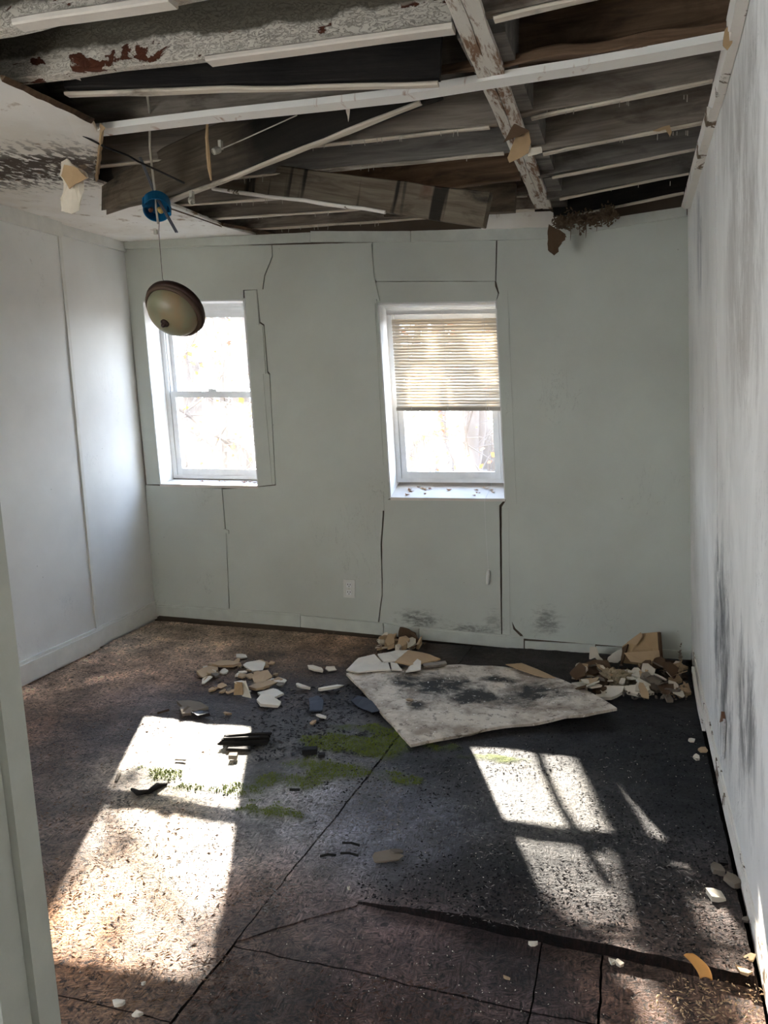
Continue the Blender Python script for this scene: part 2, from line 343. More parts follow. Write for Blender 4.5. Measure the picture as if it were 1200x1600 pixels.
def osb():
    t = NT('rotten_strand_board'); v = t.obj(world=True)
    at = t.n('ShaderNodeAttribute', attribute_name='Col'); mo = t.n('ShaderNodeAttribute', attribute_name='Moss')
    base = at.outputs['Color']; gl = at.outputs['Alpha']
    wig = t.n('ShaderNodeTexNoise'); t.lk(v, wig.inputs['Vector']); wig.inputs['Scale'].default_value = 3.5
    ws = t.n('ShaderNodeVectorMath', operation='MULTIPLY_ADD'); t.lk(wig.outputs['Color'], ws.inputs[0]); ws.inputs[1].default_value = (.05, .05, 0); t.lk(v, ws.inputs[2])
    def strands(rz, sc, seed):
        m0 = t.n('ShaderNodeMapping'); m0.inputs['Rotation'].default_value = (0, 0, rz); t.lk(ws.outputs[0], m0.inputs[0])
        mp = t.n('ShaderNodeMapping'); mp.inputs['Scale'].default_value = (32, 170, 1); mp.inputs['Location'].default_value = (seed, seed, 0)
        t.lk(m0.outputs[0], mp.inputs[0]); return t.noise(mp.outputs[0], sc, 3, .5)
    a = strands(.5, 1.0, 0); b = strands(-.35, 1.1, 5); c = strands(1.5, .9, 9); d = strands(2.4, 1.2, 13)
    sel = t.noise(v, 17, 4); s1 = t.mix(t.ramp(sel, (.42, 0), (.5, 1)), a, b); s1 = t.mix(t.ramp(t.noise(v, 23, 4), (.44, 0), (.58, 1)), s1, c); s1 = t.mix(t.ramp(t.noise(v, 19, 4), (.50, 0), (.62, 1)), s1, d)
    st = t.ramp(s1, (.34, .30), (.5, .90), (.66, 1.9))
    col = t.mix(1.0, base, st, 'MULTIPLY')
    pale = t.ramp(t.noise(v, 60, 4, .65), (.58, 0), (.66, 1))                    # paler lifted strands
    col = t.mix(t.math('MULTIPLY', pale, .35), col, t.mix(1.0, base, (2.6, 2.4, 2.2, 1), 'MULTIPLY'))
    pit = t.ramp(t.noise(v, 55, 6, .72, .6), (.40, 1), (.46, 0))                # dark rotted pits
    col = t.mix(t.math('MULTIPLY', pit, .85), col, L(16, 14, 14))
    gm = t.mix(t.noise(v, 40, 3), L(44, 52, 20), L(100, 112, 38))
    col = t.mix(t.math('MULTIPLY', mo.outputs['Fac'], .8), col, gm)
    rg = t.math('SUBTRACT', .70, t.math('MULTIPLY', gl, .44)); rg = t.math('ADD', rg, t.math('MULTIPLY', t.math('SUBTRACT', t.noise(v, 6, 5), .5), .35)); rg = t.math('ADD', rg, t.math('MULTIPLY', mo.outputs['Fac'], .3), clamp=True)
    bp = t.math('ADD', t.math('MULTIPLY', s1, .7), t.math('MULTIPLY', t.noise(v, 34, 6, .72), 1.2)); bp = t.math('SUBTRACT', bp, t.math('MULTIPLY', pit, .35))
    return t.bsdf(col, rg, bump=bp, bs=.9, bd=.022, spec=t.math('ADD', .2, t.math('MULTIPLY', gl, .9)))
M_osb = osb()

def sheet(name, q, nx, ny, zf, parent, th=.018, dk=.15):
    """one subfloor sheet: a bilinear patch of corner points q (xy), top height zf(P), with edges"""
    q = [np.array(p[:2], float) for p in q]
    s, t = np.meshgrid(np.linspace(0, 1, nx), np.linspace(0, 1, ny)); s = s.ravel(); t = t.ravel()
    P = (q[0] * ((1 - s) * (1 - t))[:, None] + q[1] * (s * (1 - t))[:, None] + q[2] * (s * t)[:, None] + q[3] * ((1 - s) * t)[:, None])
    edge = (s == 0) | (s == 1) | (t == 0) | (t == 1)
    P = P + (np.stack([fbm(P, 25, 21, 3), fbm(P, 25, 22, 3)], 1) * .005) * edge[:, None]
    z = zf(P) + fbm(P, 2.5, 8, 3) * .006 + fbm(P, 22, 9, 3) * .0035 + moss_amt(P) * .006
    V = np.column_stack([P, z]); n = nx * ny
    Fc = [(j * nx + i, j * nx + i + 1, (j + 1) * nx + i + 1, (j + 1) * nx + i) for j in range(ny - 1) for i in range(nx - 1)]
    rim = [i for i in range(nx)] + [j * nx + nx - 1 for j in range(1, ny)] + [(ny - 1) * nx + i for i in range(nx - 2, -1, -1)] + [j * nx for j in range(ny - 2, 0, -1)]
    Vb = V[rim].copy(); Vb[:, 2] = np.minimum(Vb[:, 2] - .004, -.016) if th else Vb[:, 2]
    m = len(rim); Vt = V[rim].copy(); Fc += [(n + m + i, n + i, n + (i + 1) % m, n + m + (i + 1) % m) for i in range(m)]
    VV = np.vstack([V, Vb, Vt]); o = build(name, VV, Fc, M_osb, parent)
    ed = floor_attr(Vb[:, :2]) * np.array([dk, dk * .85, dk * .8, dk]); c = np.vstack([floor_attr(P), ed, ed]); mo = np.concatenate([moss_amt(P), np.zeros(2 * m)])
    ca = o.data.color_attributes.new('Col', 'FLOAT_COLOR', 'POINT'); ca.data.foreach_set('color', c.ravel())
    fa = o.data.attributes.new('Moss', 'FLOAT', 'POINT'); fa.data.foreach_set('value', mo)
    return o
flo = struct(empty('floor', (-1.3, 2.2, -.02)))
fb = MB(); fb.box((-3.3, -1.6, -.16), (.7, 4.75, -.02)); fb.make('subfloor_deck', M_char, flo)
SX = atZ(598, 1183)[0]; SX2 = atZ(265, 1600)[0]
yc = lambda px, py: atZ(px, py)[1]
yl0, yl1 = yc(60, 1548), yc(265, 1596)
zero = lambda P: np.zeros(len(P))
g = .0022
p370 = atZ(370, 1472); pl = atZ(560, 1410); pr = atZ(1190, 1543)
seamx = lambda y: SX + (SX2 - SX) * (y - atZ(598, 1183)[1]) / (atZ(265, 1600)[1] - atZ(598, 1183)[1])
ymid = 3.38
sheet('floor_sheet', [(-2.925, yl0 - .5 * (yl1 - yl0) / 1 + .0), (seamx(yl1) - g, yl1), (seamx(ymid) - g, ymid), (-2.93, ymid + .1)], 130, 120, zero, flo)
sheet('floor_sheet', [(-2.93, ymid + .1 + g), (seamx(ymid) - g, ymid + g), (seamx(4.66) - g, 4.462), (-2.925, 4.40)], 90, 60, zero, flo)
sheet('floor_sheet', [(-3.06, -.6), (seamx(-.6) - g, -.6), (seamx(yl1) - g, yl1 - g * 2), (-3.06, yl0 - .5 * (yl1 - yl0) - g * 2)], 100, 110, zero, flo)
# right side: the upper sheet lifts towards its front edge, on the right of the room
def lift(P):
    a = np.clip((P[:, 0] - pl[0] + .05) / .35, 0, 1); yy = pl[1] + (pr[1] - pl[1]) * (P[:, 0] - pl[0]) / (pr[0] - pl[0])
    return .030 * a * np.clip(1.25 - (P[:, 1] - yy) / 1.3, .25, 1)
yend = pl[1] + (pr[1] - pl[1]) * (.37 - pl[0]) / (pr[0] - pl[0])
sheet('floor_sheet', [(pl[0], pl[1]), (.35, yend), (.35, 4.53), (pl[0] + .02, 4.475)], 120, 190, lift, flo)
sheet('floor_sheet', [(seamx(p370[1]) + g, p370[1] + .006), (pl[0] - g * .3, pl[1] - .01), (pl[0] + .02 - g * .3, 4.475), (seamx(4.66) + g, 4.465)], 60, 170, zero, flo, dk=.7)
# front strip sheets
fr = [atZ(370, 1476), atZ(560, 1511), atZ(780, 1562), atZ(845, 1480), atZ(829, 1578), atZ(940, 1508), atZ(934, 1597)]
lo = lambda P: np.full(len(P), -.004)
fr[0][0] = seamx(fr[0][1])
sheet('floor_sheet', [fr[0][:2] + [g, 0], fr[4][:2] + [-g, g], (fr[3][0] - g, fr[3][1] + .10), (fr[0][0] + g, fr[0][1] + .30)], 70, 40, lo, flo)
sheet('floor_sheet', [(seamx(-.6) + g, -.6), (fr[4][0] - g, -.6), fr[4][:2] - [g, g * 2], fr[0][:2] + [g, -g * 2]], 60, 80, lo, flo)
sheet('floor_sheet', [fr[4][:2] + [g, g], fr[6][:2] + [-g, g], (fr[5][0] - g, fr[5][1] + .10), (fr[3][0] + g, fr[3][1] + .10)], 40, 40, lo, flo)
sheet('floor_sheet', [(fr[4][0] + g, -.6), (fr[6][0] + g, -.6), fr[6][:2] + [g, -g * 1.5], fr[4][:2] + [g, -g * 1.5]], 40, 80, lo, flo)
sheet('floor_sheet', [(fr[6][0] + g * 2.2, -.6), (.36, -.6), (.36, pr[1] + .08), (fr[5][0] + g * 1.5, fr[5][1] + .09)], 60, 90, lo, flo)

# ------------------------------------------------------------------ back wall
def W(u, z, off=0.0):
    """point on the back wall: u from the left corner 0 to the right 1 at floor level, leaning with the house"""
    lean = KL + (KR - KL) * u
    p = BL + (BR - BL) * u + NN * off; return np.array([p[0] - lean * z, p[1], z])
def toU(px, py, off=0.0):
    p = wl(px, py, off); z = p[2]
    u = ((p - BL) @ UU) / 3.3222
    for _ in range(6): u = (((p - BL) @ UU) + (KL + (KR - KL) * u) * z) / 3.3222
    return u, z
def corner4(*q): return [toU(*p) for p in q]
W1 = corner4((250, 757), (403, 760), (380, 468), (222, 470)); W2 = corner4((610, 778), (789, 780), (775, 470), (590, 473))
wb = empty('wall_back', (BL + BR) / 2); struct(wb)
m = MB(); o0, o1 = .014, .21
def strip(a, b, c, d): m.prism([W(*p, o0) for p in (a, b, c, d)], NN * (o1 - o0))
(a1, b1, c1, d1), (a2, b2, c2, d2) = W1, W2
ZT = 2.62
strip((-.03, -.03), (a1[0], -.03), (d1[0], ZT), (-.03, ZT)) if False else None
strip((-.04, -.04), a1[:1] + (-.04,), a1, (-.04, a1[1])); strip((-.04, a1[1]), a1, d1, (-.04, d1[1])); strip((-.04, d1[1]), d1, (d1[0], ZT), (-.04, ZT))
strip((a1[0], -.04), (b1[0], -.04), b1, a1); strip(d1, c1, (c1[0], ZT), (d1[0], ZT))
strip((b1[0], -.04), (a2[0], -.04), a2, b1); strip(b1, a2, d2, c1); strip(c1, d2, (d2[0], ZT), (c1[0], ZT))
strip((a2[0], -.04), (b2[0], -.04), b2, a2); strip(d2, c2, (c2[0], ZT), (d2[0], ZT))
strip((b2[0], -.04), (1.05, -.04), (1.05, b2[1]), b2); strip(b2, (1.05, b2[1]), (1.05, c2[1]), c2); strip(c2, (1.05, c2[1]), (1.05, ZT), (c2[0], ZT))
m.make('wall_core', M_dark, wb)
def panel(pts, name='wall_panel', th=.013, off=0.0, mat=None, amp=.0011, keep=()):
    P = [wl(a, b, off) for a, b in pts]; P = jag(P, amp, .05, keep=keep)
    q = []
    for p in P:                                  # jitter must stay in the wall's plane
        p = p - NN * ((p - BL) @ NN - off); q.append(p)
    return MB().prism(q, NN * th).make(name, mat or M_wall, wb)
panel([(193, 385), (424, 383), (425, 400), (413, 430), (410, 452), (380, 453), (380, 468), (222, 470), (250, 757), (229, 757)])
panel([(382, 454), (401, 453), (405, 505), (412, 509), (417.5, 583), (421, 586), (430, 757), (404, 760)])
panel([(425, 383), (581.5, 379), (580, 432), (584, 452), (589, 472), (609, 779), (604, 781), (594.5, 766), (598, 800), (594.5, 850), (596.5, 930), (590, 976), (360.5, 962), (359, 952), (353.5, 832), (347.5, 764.5), (404, 761), (431, 758.5), (422, 584), (419, 580), (413, 507), (407, 503), (402, 452.5), (411.5, 452), (414.5, 431), (426.5, 401)])
panel([(227, 758), (346.5, 763.5), (352, 832), (353, 834), (358, 962), (242, 955)])
panel([(582.5, 379), (775, 376), (774, 439), (588, 439.5), (582, 430)])
panel([(588, 440.3), (773, 439.8), (773.5, 447), (778, 459), (775, 470), (590, 473), (586, 452)])
panel([(606, 781), (787, 782), (780, 790), (783, 993), (591.5, 978), (598, 930), (597, 850), (600.5, 800), (597, 770)])
panel([(777, 376), (1090, 334), (1092, 1020), (784.5, 995), (784, 792), (790, 783), (776, 470), (780, 458), (775.5, 440)])
# raised casing strips and patches on the panelling
def strip2(name, pts, th=.006, mat=None): return panel(pts, name, th=th, off=-th, mat=mat, amp=.0005)
strip2('patch_strip', [(382, 455), (400, 454), (425, 757), (404, 758)], .004)
strip2('patch_strip', [(401, 506), (410, 510), (415, 584), (408, 584)], .007)
strip2('patch_strip', [(579, 470), (586, 474), (599, 727), (588, 728)], .005)
strip2('patch_strip', [(590, 768), (599, 768), (600, 798), (593, 799)], .007)
strip2('patch_strip', [(785, 455), (793, 454), (807, 788), (795, 788)], .005)
strip2('patch_strip', [(784, 795), (795, 795), (797, 992), (786, 990)], .005)
strip2('patch_strip', [(349, 826), (357, 829), (357, 834), (349, 832)], .009)
# torn lip of drywall along the gaping crack left of the second window
strip2('torn_drywall_lip', [(576, 385), (580, 381), (584, 432), (593, 470), (586, 466), (578, 458), (575, 440)], .012)
# cornice strip and baseboards
def wboard(name, a, b, c, d, th, mat=None): return panel([a, b, c, d], name, th=th, off=-th, mat=mat or M_trimb, amp=.0006)
wboard('crown_strip', (193, 377), (484, 363), (484, 378), (193, 389), .022)
wboard('crown_strip', (485, 361), (641, 361), (641, 378), (485, 378), .016)
wboard('crown_strip', (642, 361), (862, 353), (862, 373), (642, 378), .018)
wboard('crown_strip', (864, 356), (950, 340), (950, 357), (864, 372), .018)
wboard('crown_strip', (951, 341), (1073, 322), (1073, 338), (951, 357), .016)
wboard('baseboard', (240, 947), (469, 962), (469, 980), (243, 961.5), .016)
wboard('baseboard', (470, 962), (598, 974), (600, 993), (470, 980), .016)
wboard('baseboard', (655, 984), (818, 998), (818, 1015), (655, 999), .016)
wboard('baseboard', (600, 974), (654, 983), (654, 998), (600, 993), .014)
wboard('baseboard', (820, 1002), (930, 1008), (930, 1024), (820, 1017), .014)
wboard('baseboard', (931, 1010), (1080, 1018), (1080, 1031), (931, 1025), .014)
wboard('base_moulding', (241, 944), (469, 959), (469, 963), (240, 948), .010)
wboard('base_moulding', (656, 981), (818, 995), (818, 999), (656, 985), .010)
# shallow crack running to the baseboard near the right end, drawn as a dark sliver laid on the board
for pts in ([(800, 972), (805, 982), (816, 992), (820, 1003), (817, 1003), (812, 993), (802, 983)],):
    panel(pts, 'crack_shard', th=.004, off=-.004, mat=M_dark, amp=.0003)

# ------------------------------------------------------------------ left wall, right wall, front
YB = 4.5
wlf = struct(empty('wall_left', (-2.95, 2, 0)))
def lx(z, off=0): return -2.944 + off - KL * z
yj = lw(131, 760, .03)[1]
def lwq(y0, y1, z0, z1, off, th):
    mm = MB(); mm.box8([(lx(z0, off - th), y0, z0), (lx(z0, off), y0, z0), (lx(z0, off), y1, z0), (lx(z0, off - th), y1, z0), (lx(z1, off - th), y0, z1), (lx(z1, off), y0, z1), (lx(z1, off), y1, z1), (lx(z1, off - th), y1, z1)]); return mm
LO = (-.75, .45, .75, 2.05)      # opening added out of view to light the right wall: y0, y1, z0, z1
lwq(LO[1], 4.7, -.05, 2.62, -.02, .16).make('wall_core', M_wall2, wlf); lwq(-1.6, LO[0], -.05, 2.62, -.02, .16).make('wall_core', M_wall2, wlf)
lwq(LO[0], LO[1], -.05, LO[2], -.02, .16).make('wall_core', M_wall2, wlf); lwq(LO[0], LO[1], LO[3], 2.62, -.02, .16).make('wall_core', M_wall2, wlf)
lwq(yj + .004, 4.5, -.0, 2.40, 0, .03).make('wall_panel', M_wall2, wlf)
lwq(LO[1], yj, -.0, 2.40, .032, .05).make('wall_panel', M_wall2, wlf)
lwq(yj - .022, yj + .001, .13, 2.315, .040, .012).make('shadow_line_lip', M_trim, wlf)  # lip added at the panel step to draw a shadow line
lwq(-.86, LO[0], -.0, 2.40, .018, .04).make('wall_panel', M_wall2, wlf); lwq(LO[0], LO[1], -.0, LO[2], .018, .04).make('wall_panel', M_wall2, wlf); lwq(LO[0], LO[1], LO[3], 2.40, .018, .04).make('wall_panel', M_wall2, wlf)
lwq(yj + .01, 4.46, .018, .105, .016, .016).make('baseboard', M_trim, wlf)
lwq(.2, yj + .035, .022, .115, .054, .020).make('baseboard', M_trim, wlf)
lwq(.2, yj + .035, .115, .130, .044, .012).make('base_moulding', M_trim, wlf)
lwq(yj + .01, 4.46, .105, .118, .010, .012).make('base_moulding', M_trim, wlf)
lwq(yj + .01, 4.46, 2.335, 2.40, .016, .016).make('crown_strip', M_trim, wlf)
lwq(.2, yj, 2.315, 2.40, .052, .022).make('crown_strip', M_trim, wlf)

wr = struct(empty('wall_right', (.4, 2, 0)))
def rx(z, off=0): return .372 + off - KR * z
def rwb(name, y0, y1, z0, z1, off, th, mat, ny=1, amp=0):
    mm = MB(); mm.box8([(rx(z0, off), y0, z0), (rx(z0, off + th), y0, z0), (rx(z0, off + th), y1, z0), (rx(z0, off), y1, z0), (rx(z1, off), y0, z1), (rx(z1, off + th), y0, z1), (rx(z1, off + th), y1, z1), (rx(z1, off), y1, z1)]); return mm.make(name, mat, wr)
rwb('wall_core', -1.6, 4.8, -.05, 2.64, .012, .15, M_wallR)
yv = rw(1120, 700)[1]
rwb('wall_panel', yv + .002, 4.62, .0, 2.46, 0, .02, M_wallR)
rwb('wall_panel', yv - 1.22, yv - .002, .0, 2.46, .0015, .02, M_wallR)
rwb('wall_panel', -1.6, yv - 1.224, .0, 2.46, 0, .02, M_wallR)
# split wedge in the board low on the wall
Pw = [rw(a, b, -.001) for a, b in [(1130, 1112), (1135, 1128), (1132, 1185), (1127, 1176), (1129, 1130)]]
MB().prism(Pw, (-.008, 0, 0)).make('torn_paper_flap', M_wallR, wr)
Pw = [rw(a, b, -.001) for a, b in [(1132, 1112), (1134, 1127), (1129, 1129)]]
MB().prism(Pw, (-.010, 0, 0)).make('exposed_core', flat('gypsum_brown', L(120, 84, 60), .9), wr)
# trim boards along the top of the right wall
for (a, b, c, d, th) in [((1074, 322), (1119, 165), (1126, 168), (1079, 326), .03), ((1119, 165), (1150, 45), (1160, 48), (1127, 168), .026), ((1150, 45), (1162, -8), (1172, -6), (1160, 48), .03)]:
    P = [rw(*q, -.001) for q in (a, b, c, d)]
    MB().prism(jag(P, .0012, .06), (-th, 0, 0)).make('crown_strip', M_paintw2, wr)
# front wall behind the camera
wf = struct(empty('wall_front', (-1.3, -.9, 0)))
mm = MB(); mm.box((-3.3, -1.0, -.05), (.6, -.86, 2.62)); mm.make('wall_panel', M_hall, wf)

# door jamb beside the camera
dj = struct(empty('door_1', (-1, .7, 0)))
yd = .82
A = atY(62, 1600, yd); B = atY(0, 1088, yd); sl_ = (B - A) / (B[2] - A[2])
e = lambda z: A + sl_ * (z - A[2])
def jambbox(name, dx0, dx1, y0, y1, z0, z1, mat=M_trim):
    P0, P1 = e(z0), e(z1)
    return MB().box8([(P0[0] + dx0, y0, z0), (P0[0] + dx1, y0, z0), (P0[0] + dx1, y1, z0), (P0[0] + dx0, y1, z0), (P1[0] + dx0, y0, z1), (P1[0] + dx1, y0, z1), (P1[0] + dx1, y1, z1), (P1[0] + dx0, y1, z1)]).make(name, mat, dj)
M_jamb = flat('door_jamb_paint', L(176, 176, 164), .6)
jambbox('door_jamb', -.05, 0, yd, yd + .04, .0, 2.2, M_jamb)
jambbox('door_stop', -.05, -.012, yd - .05, yd - .001, .0, 2.2, M_jamb)
jambbox('door_casing', -.16, -.0495, yd - .012, yd + .03, .0, 2.2, M_jamb)

# ------------------------------------------------------------------ windows
def bil(q, s, t, off):
    u = (q[0][0] * (1 - s) + q[1][0] * s) * (1 - t) + (q[3][0] * (1 - s) + q[2][0] * s) * t
    z = (q[0][1] * (1 - s) + q[1][1] * s) * (1 - t) + (q[3][1] * (1 - s) + q[2][1] * s) * t
    return W(u, z, off)
def wb8(mm, q, s0, s1, t0, t1, o0, o1, dz=0.0):
    P = [bil(q, s0, t0, o0), bil(q, s1, t0, o0), bil(q, s1, t0, o1), bil(q, s0, t0, o1), bil(q, s0, t1, o0), bil(q, s1, t1, o0), bil(q, s1, t1, o1), bil(q, s0, t1, o1)]
    return mm.box8(P)
def glassmat(dirt, seed):
    t = NT('dirty_glass'); v = t.obj(world=True)
    tr = t.n('ShaderNodeBsdfTransparent'); gl = t.n('ShaderNodeBsdfGlossy'); gl.inputs['Roughness'].default_value = .03; df = t.n('ShaderNodeBsdfTranslucent'); df.inputs[0].default_value = (.95, .93, .9, 1)
    n1 = t.ramp(t.noise(v, 5 + seed, 6, .6), (.38, dirt * .45), (.72, dirt * 1.7)); n2 = t.ramp(t.noise(t.obj((1, 1, .25), world=True), 26, 4), (.5, 0), (.8, dirt))
    scr = t.ramp(t.noise(t.obj((1, 1, 1.4), world=True), 15, 7, .6, 3.5), (.49, 0), (.5, 1), (.51, 0))
    f = t.math('ADD', t.math('ADD', n1, n2), t.math('MULTIPLY', scr, dirt * 1.4), clamp=True)
    m1 = t.n('ShaderNodeMixShader'); t.lk(f, m1.inputs[0]); t.lk(tr.outputs[0], m1.inputs[1]); t.lk(df.outputs[0], m1.inputs[2])
    m2 = t.n('ShaderNodeMixShader'); m2.inputs[0].default_value = .05; t.lk(m1.outputs[0], m2.inputs[1]); t.lk(gl.outputs[0], m2.inputs[2])
    t.lk(m2.outputs[0], t.out.inputs[0]); return t.m
M_glass1, M_glass2 = glassmat(.018, 0), glassmat(.020, 2)
M_jl = flat('window_reveal_paint', L(232, 232, 230), .5)
def window(name, q, sill_up, glass, head=.05):
    win = struct(empty(name, bil(q, .5, 0, .1)))
    # reveal lining
    ft = .0
    for nm, a in (('jamb', (-.012, .006, 0, 1)), ('jamb', (.994, 1.012, 0, 1)), ('head_jamb', (-.012, 1.012, .993, 1.008))):
        mm = MB(); wb8(mm, q, a[0], a[1], a[2], a[3], .001, .24); mm.make(nm, M_jl, win)
    mm = MB(); up = sill_up / 1.12
    P = [bil(q, .0, -.012, -.004), bil(q, 1, -.012, -.004), bil(q, 1, -.012, .24), bil(q, 0, -.012, .24), bil(q, .0, .003, -.004), bil(q, 1, .003, -.004), bil(q, 1, up, .24), bil(q, 0, up, .24)]
    mm.box8(P); mm.make('window_sill', flat('sill_' + name, L(222, 214, 204), .7), win)
    f0 = up
    for nm, a in (('frame', (0.006, .05, f0, .993)), ('frame', (.95, .994, f0, .993)), ('frame', (.05, .95, .96, .993)), ('frame', (.05, .95, f0, f0 + .02))):
        mm = MB(); wb8(mm, q, *a, .165, .235); mm.make(nm, M_frame, win)
    for nm, a in (('track', (.05, .062, f0, .96)), ('track', (.938, .95, f0, .96))):
        mm = MB(); wb8(mm, q, *a, .175, .225); mm.make(nm, M_frame, win)
    # stepped head trim
    for k in range(3):
        mm = MB(); wb8(mm, q, .006, .994, .993 - head * (k + 1) / 3 - .001, .993 - head * k / 3, .13 + k * .02, .166 + k * .001); mm.make('head_trim', M_frame, win)
    mid = .50
    for sash, (o0, o1, t0, t1, rb, rt) in (('lower_sash', (.170, .196, f0 + .02, mid + .015, .038, .034)), ('upper_sash', (.204, .230, mid - .018, .96, .03, .035))):
        se = empty(sash, bil(q, .5, t0, o0), win)
        for nm, a in (('stile', (.055, .105, t0, t1)), ('stile', (.895, .945, t0, t1)), ('bottom_rail', (.105, .895, t0, t0 + rb)), ('top_rail', (.105, .895, t1 - rt, t1))):
            mm = MB(); wb8(mm, q, *a, o0, o1); mm.make(nm, M_frame, se)
        mm = MB(); c = (o0 + o1) / 2; wb8(mm, q, .105, .895, t0 + rb, t1 - rt, c - .0015, c + .0015); mm.make('pane', glass, se)
    mm = MB(); wb8(mm, q, .46, .54, mid + .015, mid + .028, .168, .19); mm.make('sash_lock', M_frame, win)
    return win
w1 = window('window_1', W1, .022, M_glass1); w2 = window('window_2', W2, .075, M_glass2, head=.02)

# blind in the second window
bl = empty('venetian_blind', bil(W2, .5, .45, .10))
tag(bl, 'cream slatted venetian blind half lowered in the right window', 'blind')
t_ = NT('blind_slat'); df = t_.n('ShaderNodeBsdfDiffuse'); df.inputs[0].default_value = L(240, 232, 218); tl = t_.n('ShaderNodeBsdfTranslucent'); tl.inputs[0].default_value = L(238, 228, 212)
mx = t_.n('ShaderNodeMixShader'); mx.inputs[0].default_value = .42; t_.lk(df.outputs[0], mx.inputs[1]); t_.lk(tl.outputs[0], mx.inputs[2]); t_.lk(mx.outputs[0], t_.out.inputs[0]); M_slat = t_.m
mm = MB(); wb8(mm, W2, .035, .985, .947, .966, .085, .115); mm.make('head_rail', M_frame, bl)
NS = 29; ts = [.925 - .455 * (k + .5) / NS for k in range(NS)]
for k, t in enumerate(ts):
    t += RD.uniform(-.0012, .0012); tl_ = RD.uniform(-.0015, .0015)
    if k in (16, 22, 23, 26): tl_ += RD.choice((-1, 1)) * .004
    a = math.radians(46 + RD.uniform(-5, 5)) if k != 14 else math.radians(62)
    dt = .0125 * math.sin(a) / 1.12; do = .0125 * math.cos(a)
    V = []; n = 10
    for i in range(n + 1):
        s = .075 + (.985 - .075) * i / n; tt = t + tl_ * (i / n - .5) + (.0008 * math.sin(i * 2.1 + k))
        V += [bil(W2, s, tt - dt, .10 - do), bil(W2, s, tt + .0016, .10), bil(W2, s, tt + dt, .10 + do)]
    Fc = [f for i in range(n) for f in ((i * 3, i * 3 + 3, i * 3 + 4, i * 3 + 1), (i * 3 + 1, i * 3 + 4, i * 3 + 5, i * 3 + 2))]
    o = build('slat', V, Fc, M_slat, bl, smooth=True)
    md = o.modifiers.new('s', 'SOLIDIFY'); md.thickness = .0006
mm = MB(); wb8(mm, W2, .07, .985, .452, .470, .088, .112); mm.make('bottom_rail', flat('blind_rail', L(170, 162, 148), .5), bl)
for s in (.21, .53, .86):
    MB().tube([bil(W2, s, .95, .086), bil(W2, s, .70, .085), bil(W2, s, .46, .086)], .0009, 5).make('ladder_cord', M_frame, bl)
P = [bil(W2, .88, .95, .08), bil(W2, .885, .6, .078), bil(W2, .885, .3, .07), bil(W2, .885, .06, .02), wl(757, 781, -.012), wl(759, 830, -.012), wl(763, 890, -.012)]
MB().tube(P, .0009, 5).make('pull_cord', M_frame, bl)
tb = MB()
c = wl(763, 890, -.013); c2 = wl(762, 914, -.013)
tb.lathe([(.002, 0), (.009, .004), (.011, .02), (.012, .075), (.009, .088), (.003, .09)], c, Vector(c2 - c), 12); tb.make('cord_tassel', M_trim, bl)

# dead leaves on the sills
M_leaf = flat('dead_leaf', L(150, 100, 60), .8); M_leaf2 = flat('pale_dead_leaf', L(186, 146, 100), .8)
def leaf(P, r, mat, label, grp):
    V = []; n = 7; a0 = RD.random() * 6; cu = RD.uniform(.2, .6)
    rr = [r * (1 if i % 2 else .55) * RD.uniform(.7, 1.1) for i in range(n)]
    up = Vector((0, 0, 1))
    for i in range(n):
        a = a0 + 2 * math.pi * i / n; V.append((P[0] + math.cos(a) * rr[i] * 1.2, P[1] + math.sin(a) * rr[i] * .7, P[2] + .002 + rr[i] * cu * abs(math.sin(a - a0))))
    V.append((P[0], P[1], P[2] + .001)); Fc = [(i, (i + 1) % n, n) for i in range(n)]
    o = build('dead_leaf', V, Fc, mat, None); md = o.modifiers.new('s', 'SOLIDIFY'); md.thickness = .0008
    tag(o, label, 'leaf', grp); return o
for q, up, grp, lab, n in ((W1, .022, 'dead leaves on the left window sill', 'small curled brown dead leaf on the left sill', 16), (W2, .075, 'dead leaves on the right window sill', 'small curled brown dead leaf on the right sill', 20)):
    for k in range(n):
        s = RD.choice([RD.uniform(.08, .92), RD.uniform(.72, .95), RD.uniform(.08, .3)]) if q is W2 else RD.uniform(.3, .95); of = RD.uniform(.01, .14)
        P = bil(q, s, 0, of); P[2] += .004 + up * of / .24
        mt = RD.choice((M_leaf, M_leaf2)); lf = RD.uniform(.009, .018)
        leaf(P, lf, mt, lab.replace('small curled brown', ('small curled ' if lf < .0135 else 'larger curled ') + ('brown' if mt is M_leaf else 'pale tan')) + ', ' + ('at its left end', 'at its middle', 'at its right end')[min(2, int(s * 3))], grp)

# ------------------------------------------------------------------ ceiling
ce = struct(empty('ceiling', (-1.3, 2.5, 2.42)))
ZJ = 2.42
# roof deck boards above the joists
for k in range(24):
    y0 = -1.0 + k * .245
    MB().box((-3.3, y0, 2.625 + RD.uniform(0, .006)), (.5, y0 + .24, 2.65)).make('deck_board', M_deck, ce)
mm = MB(); mm.box((-3.4, -1.6, 2.652), (.7, 4.9, 2.70)); mm.make('roof_slab', M_dark, ce)
def jl(pts, y): a = atY(*pts[0], y); b = atY(*pts[1], y); return a, b
def ext(a, b, x):                                  # extend the line a-b to x
    t = (x - a[0]) / (b[0] - a[0]); return a + (b - a) * t
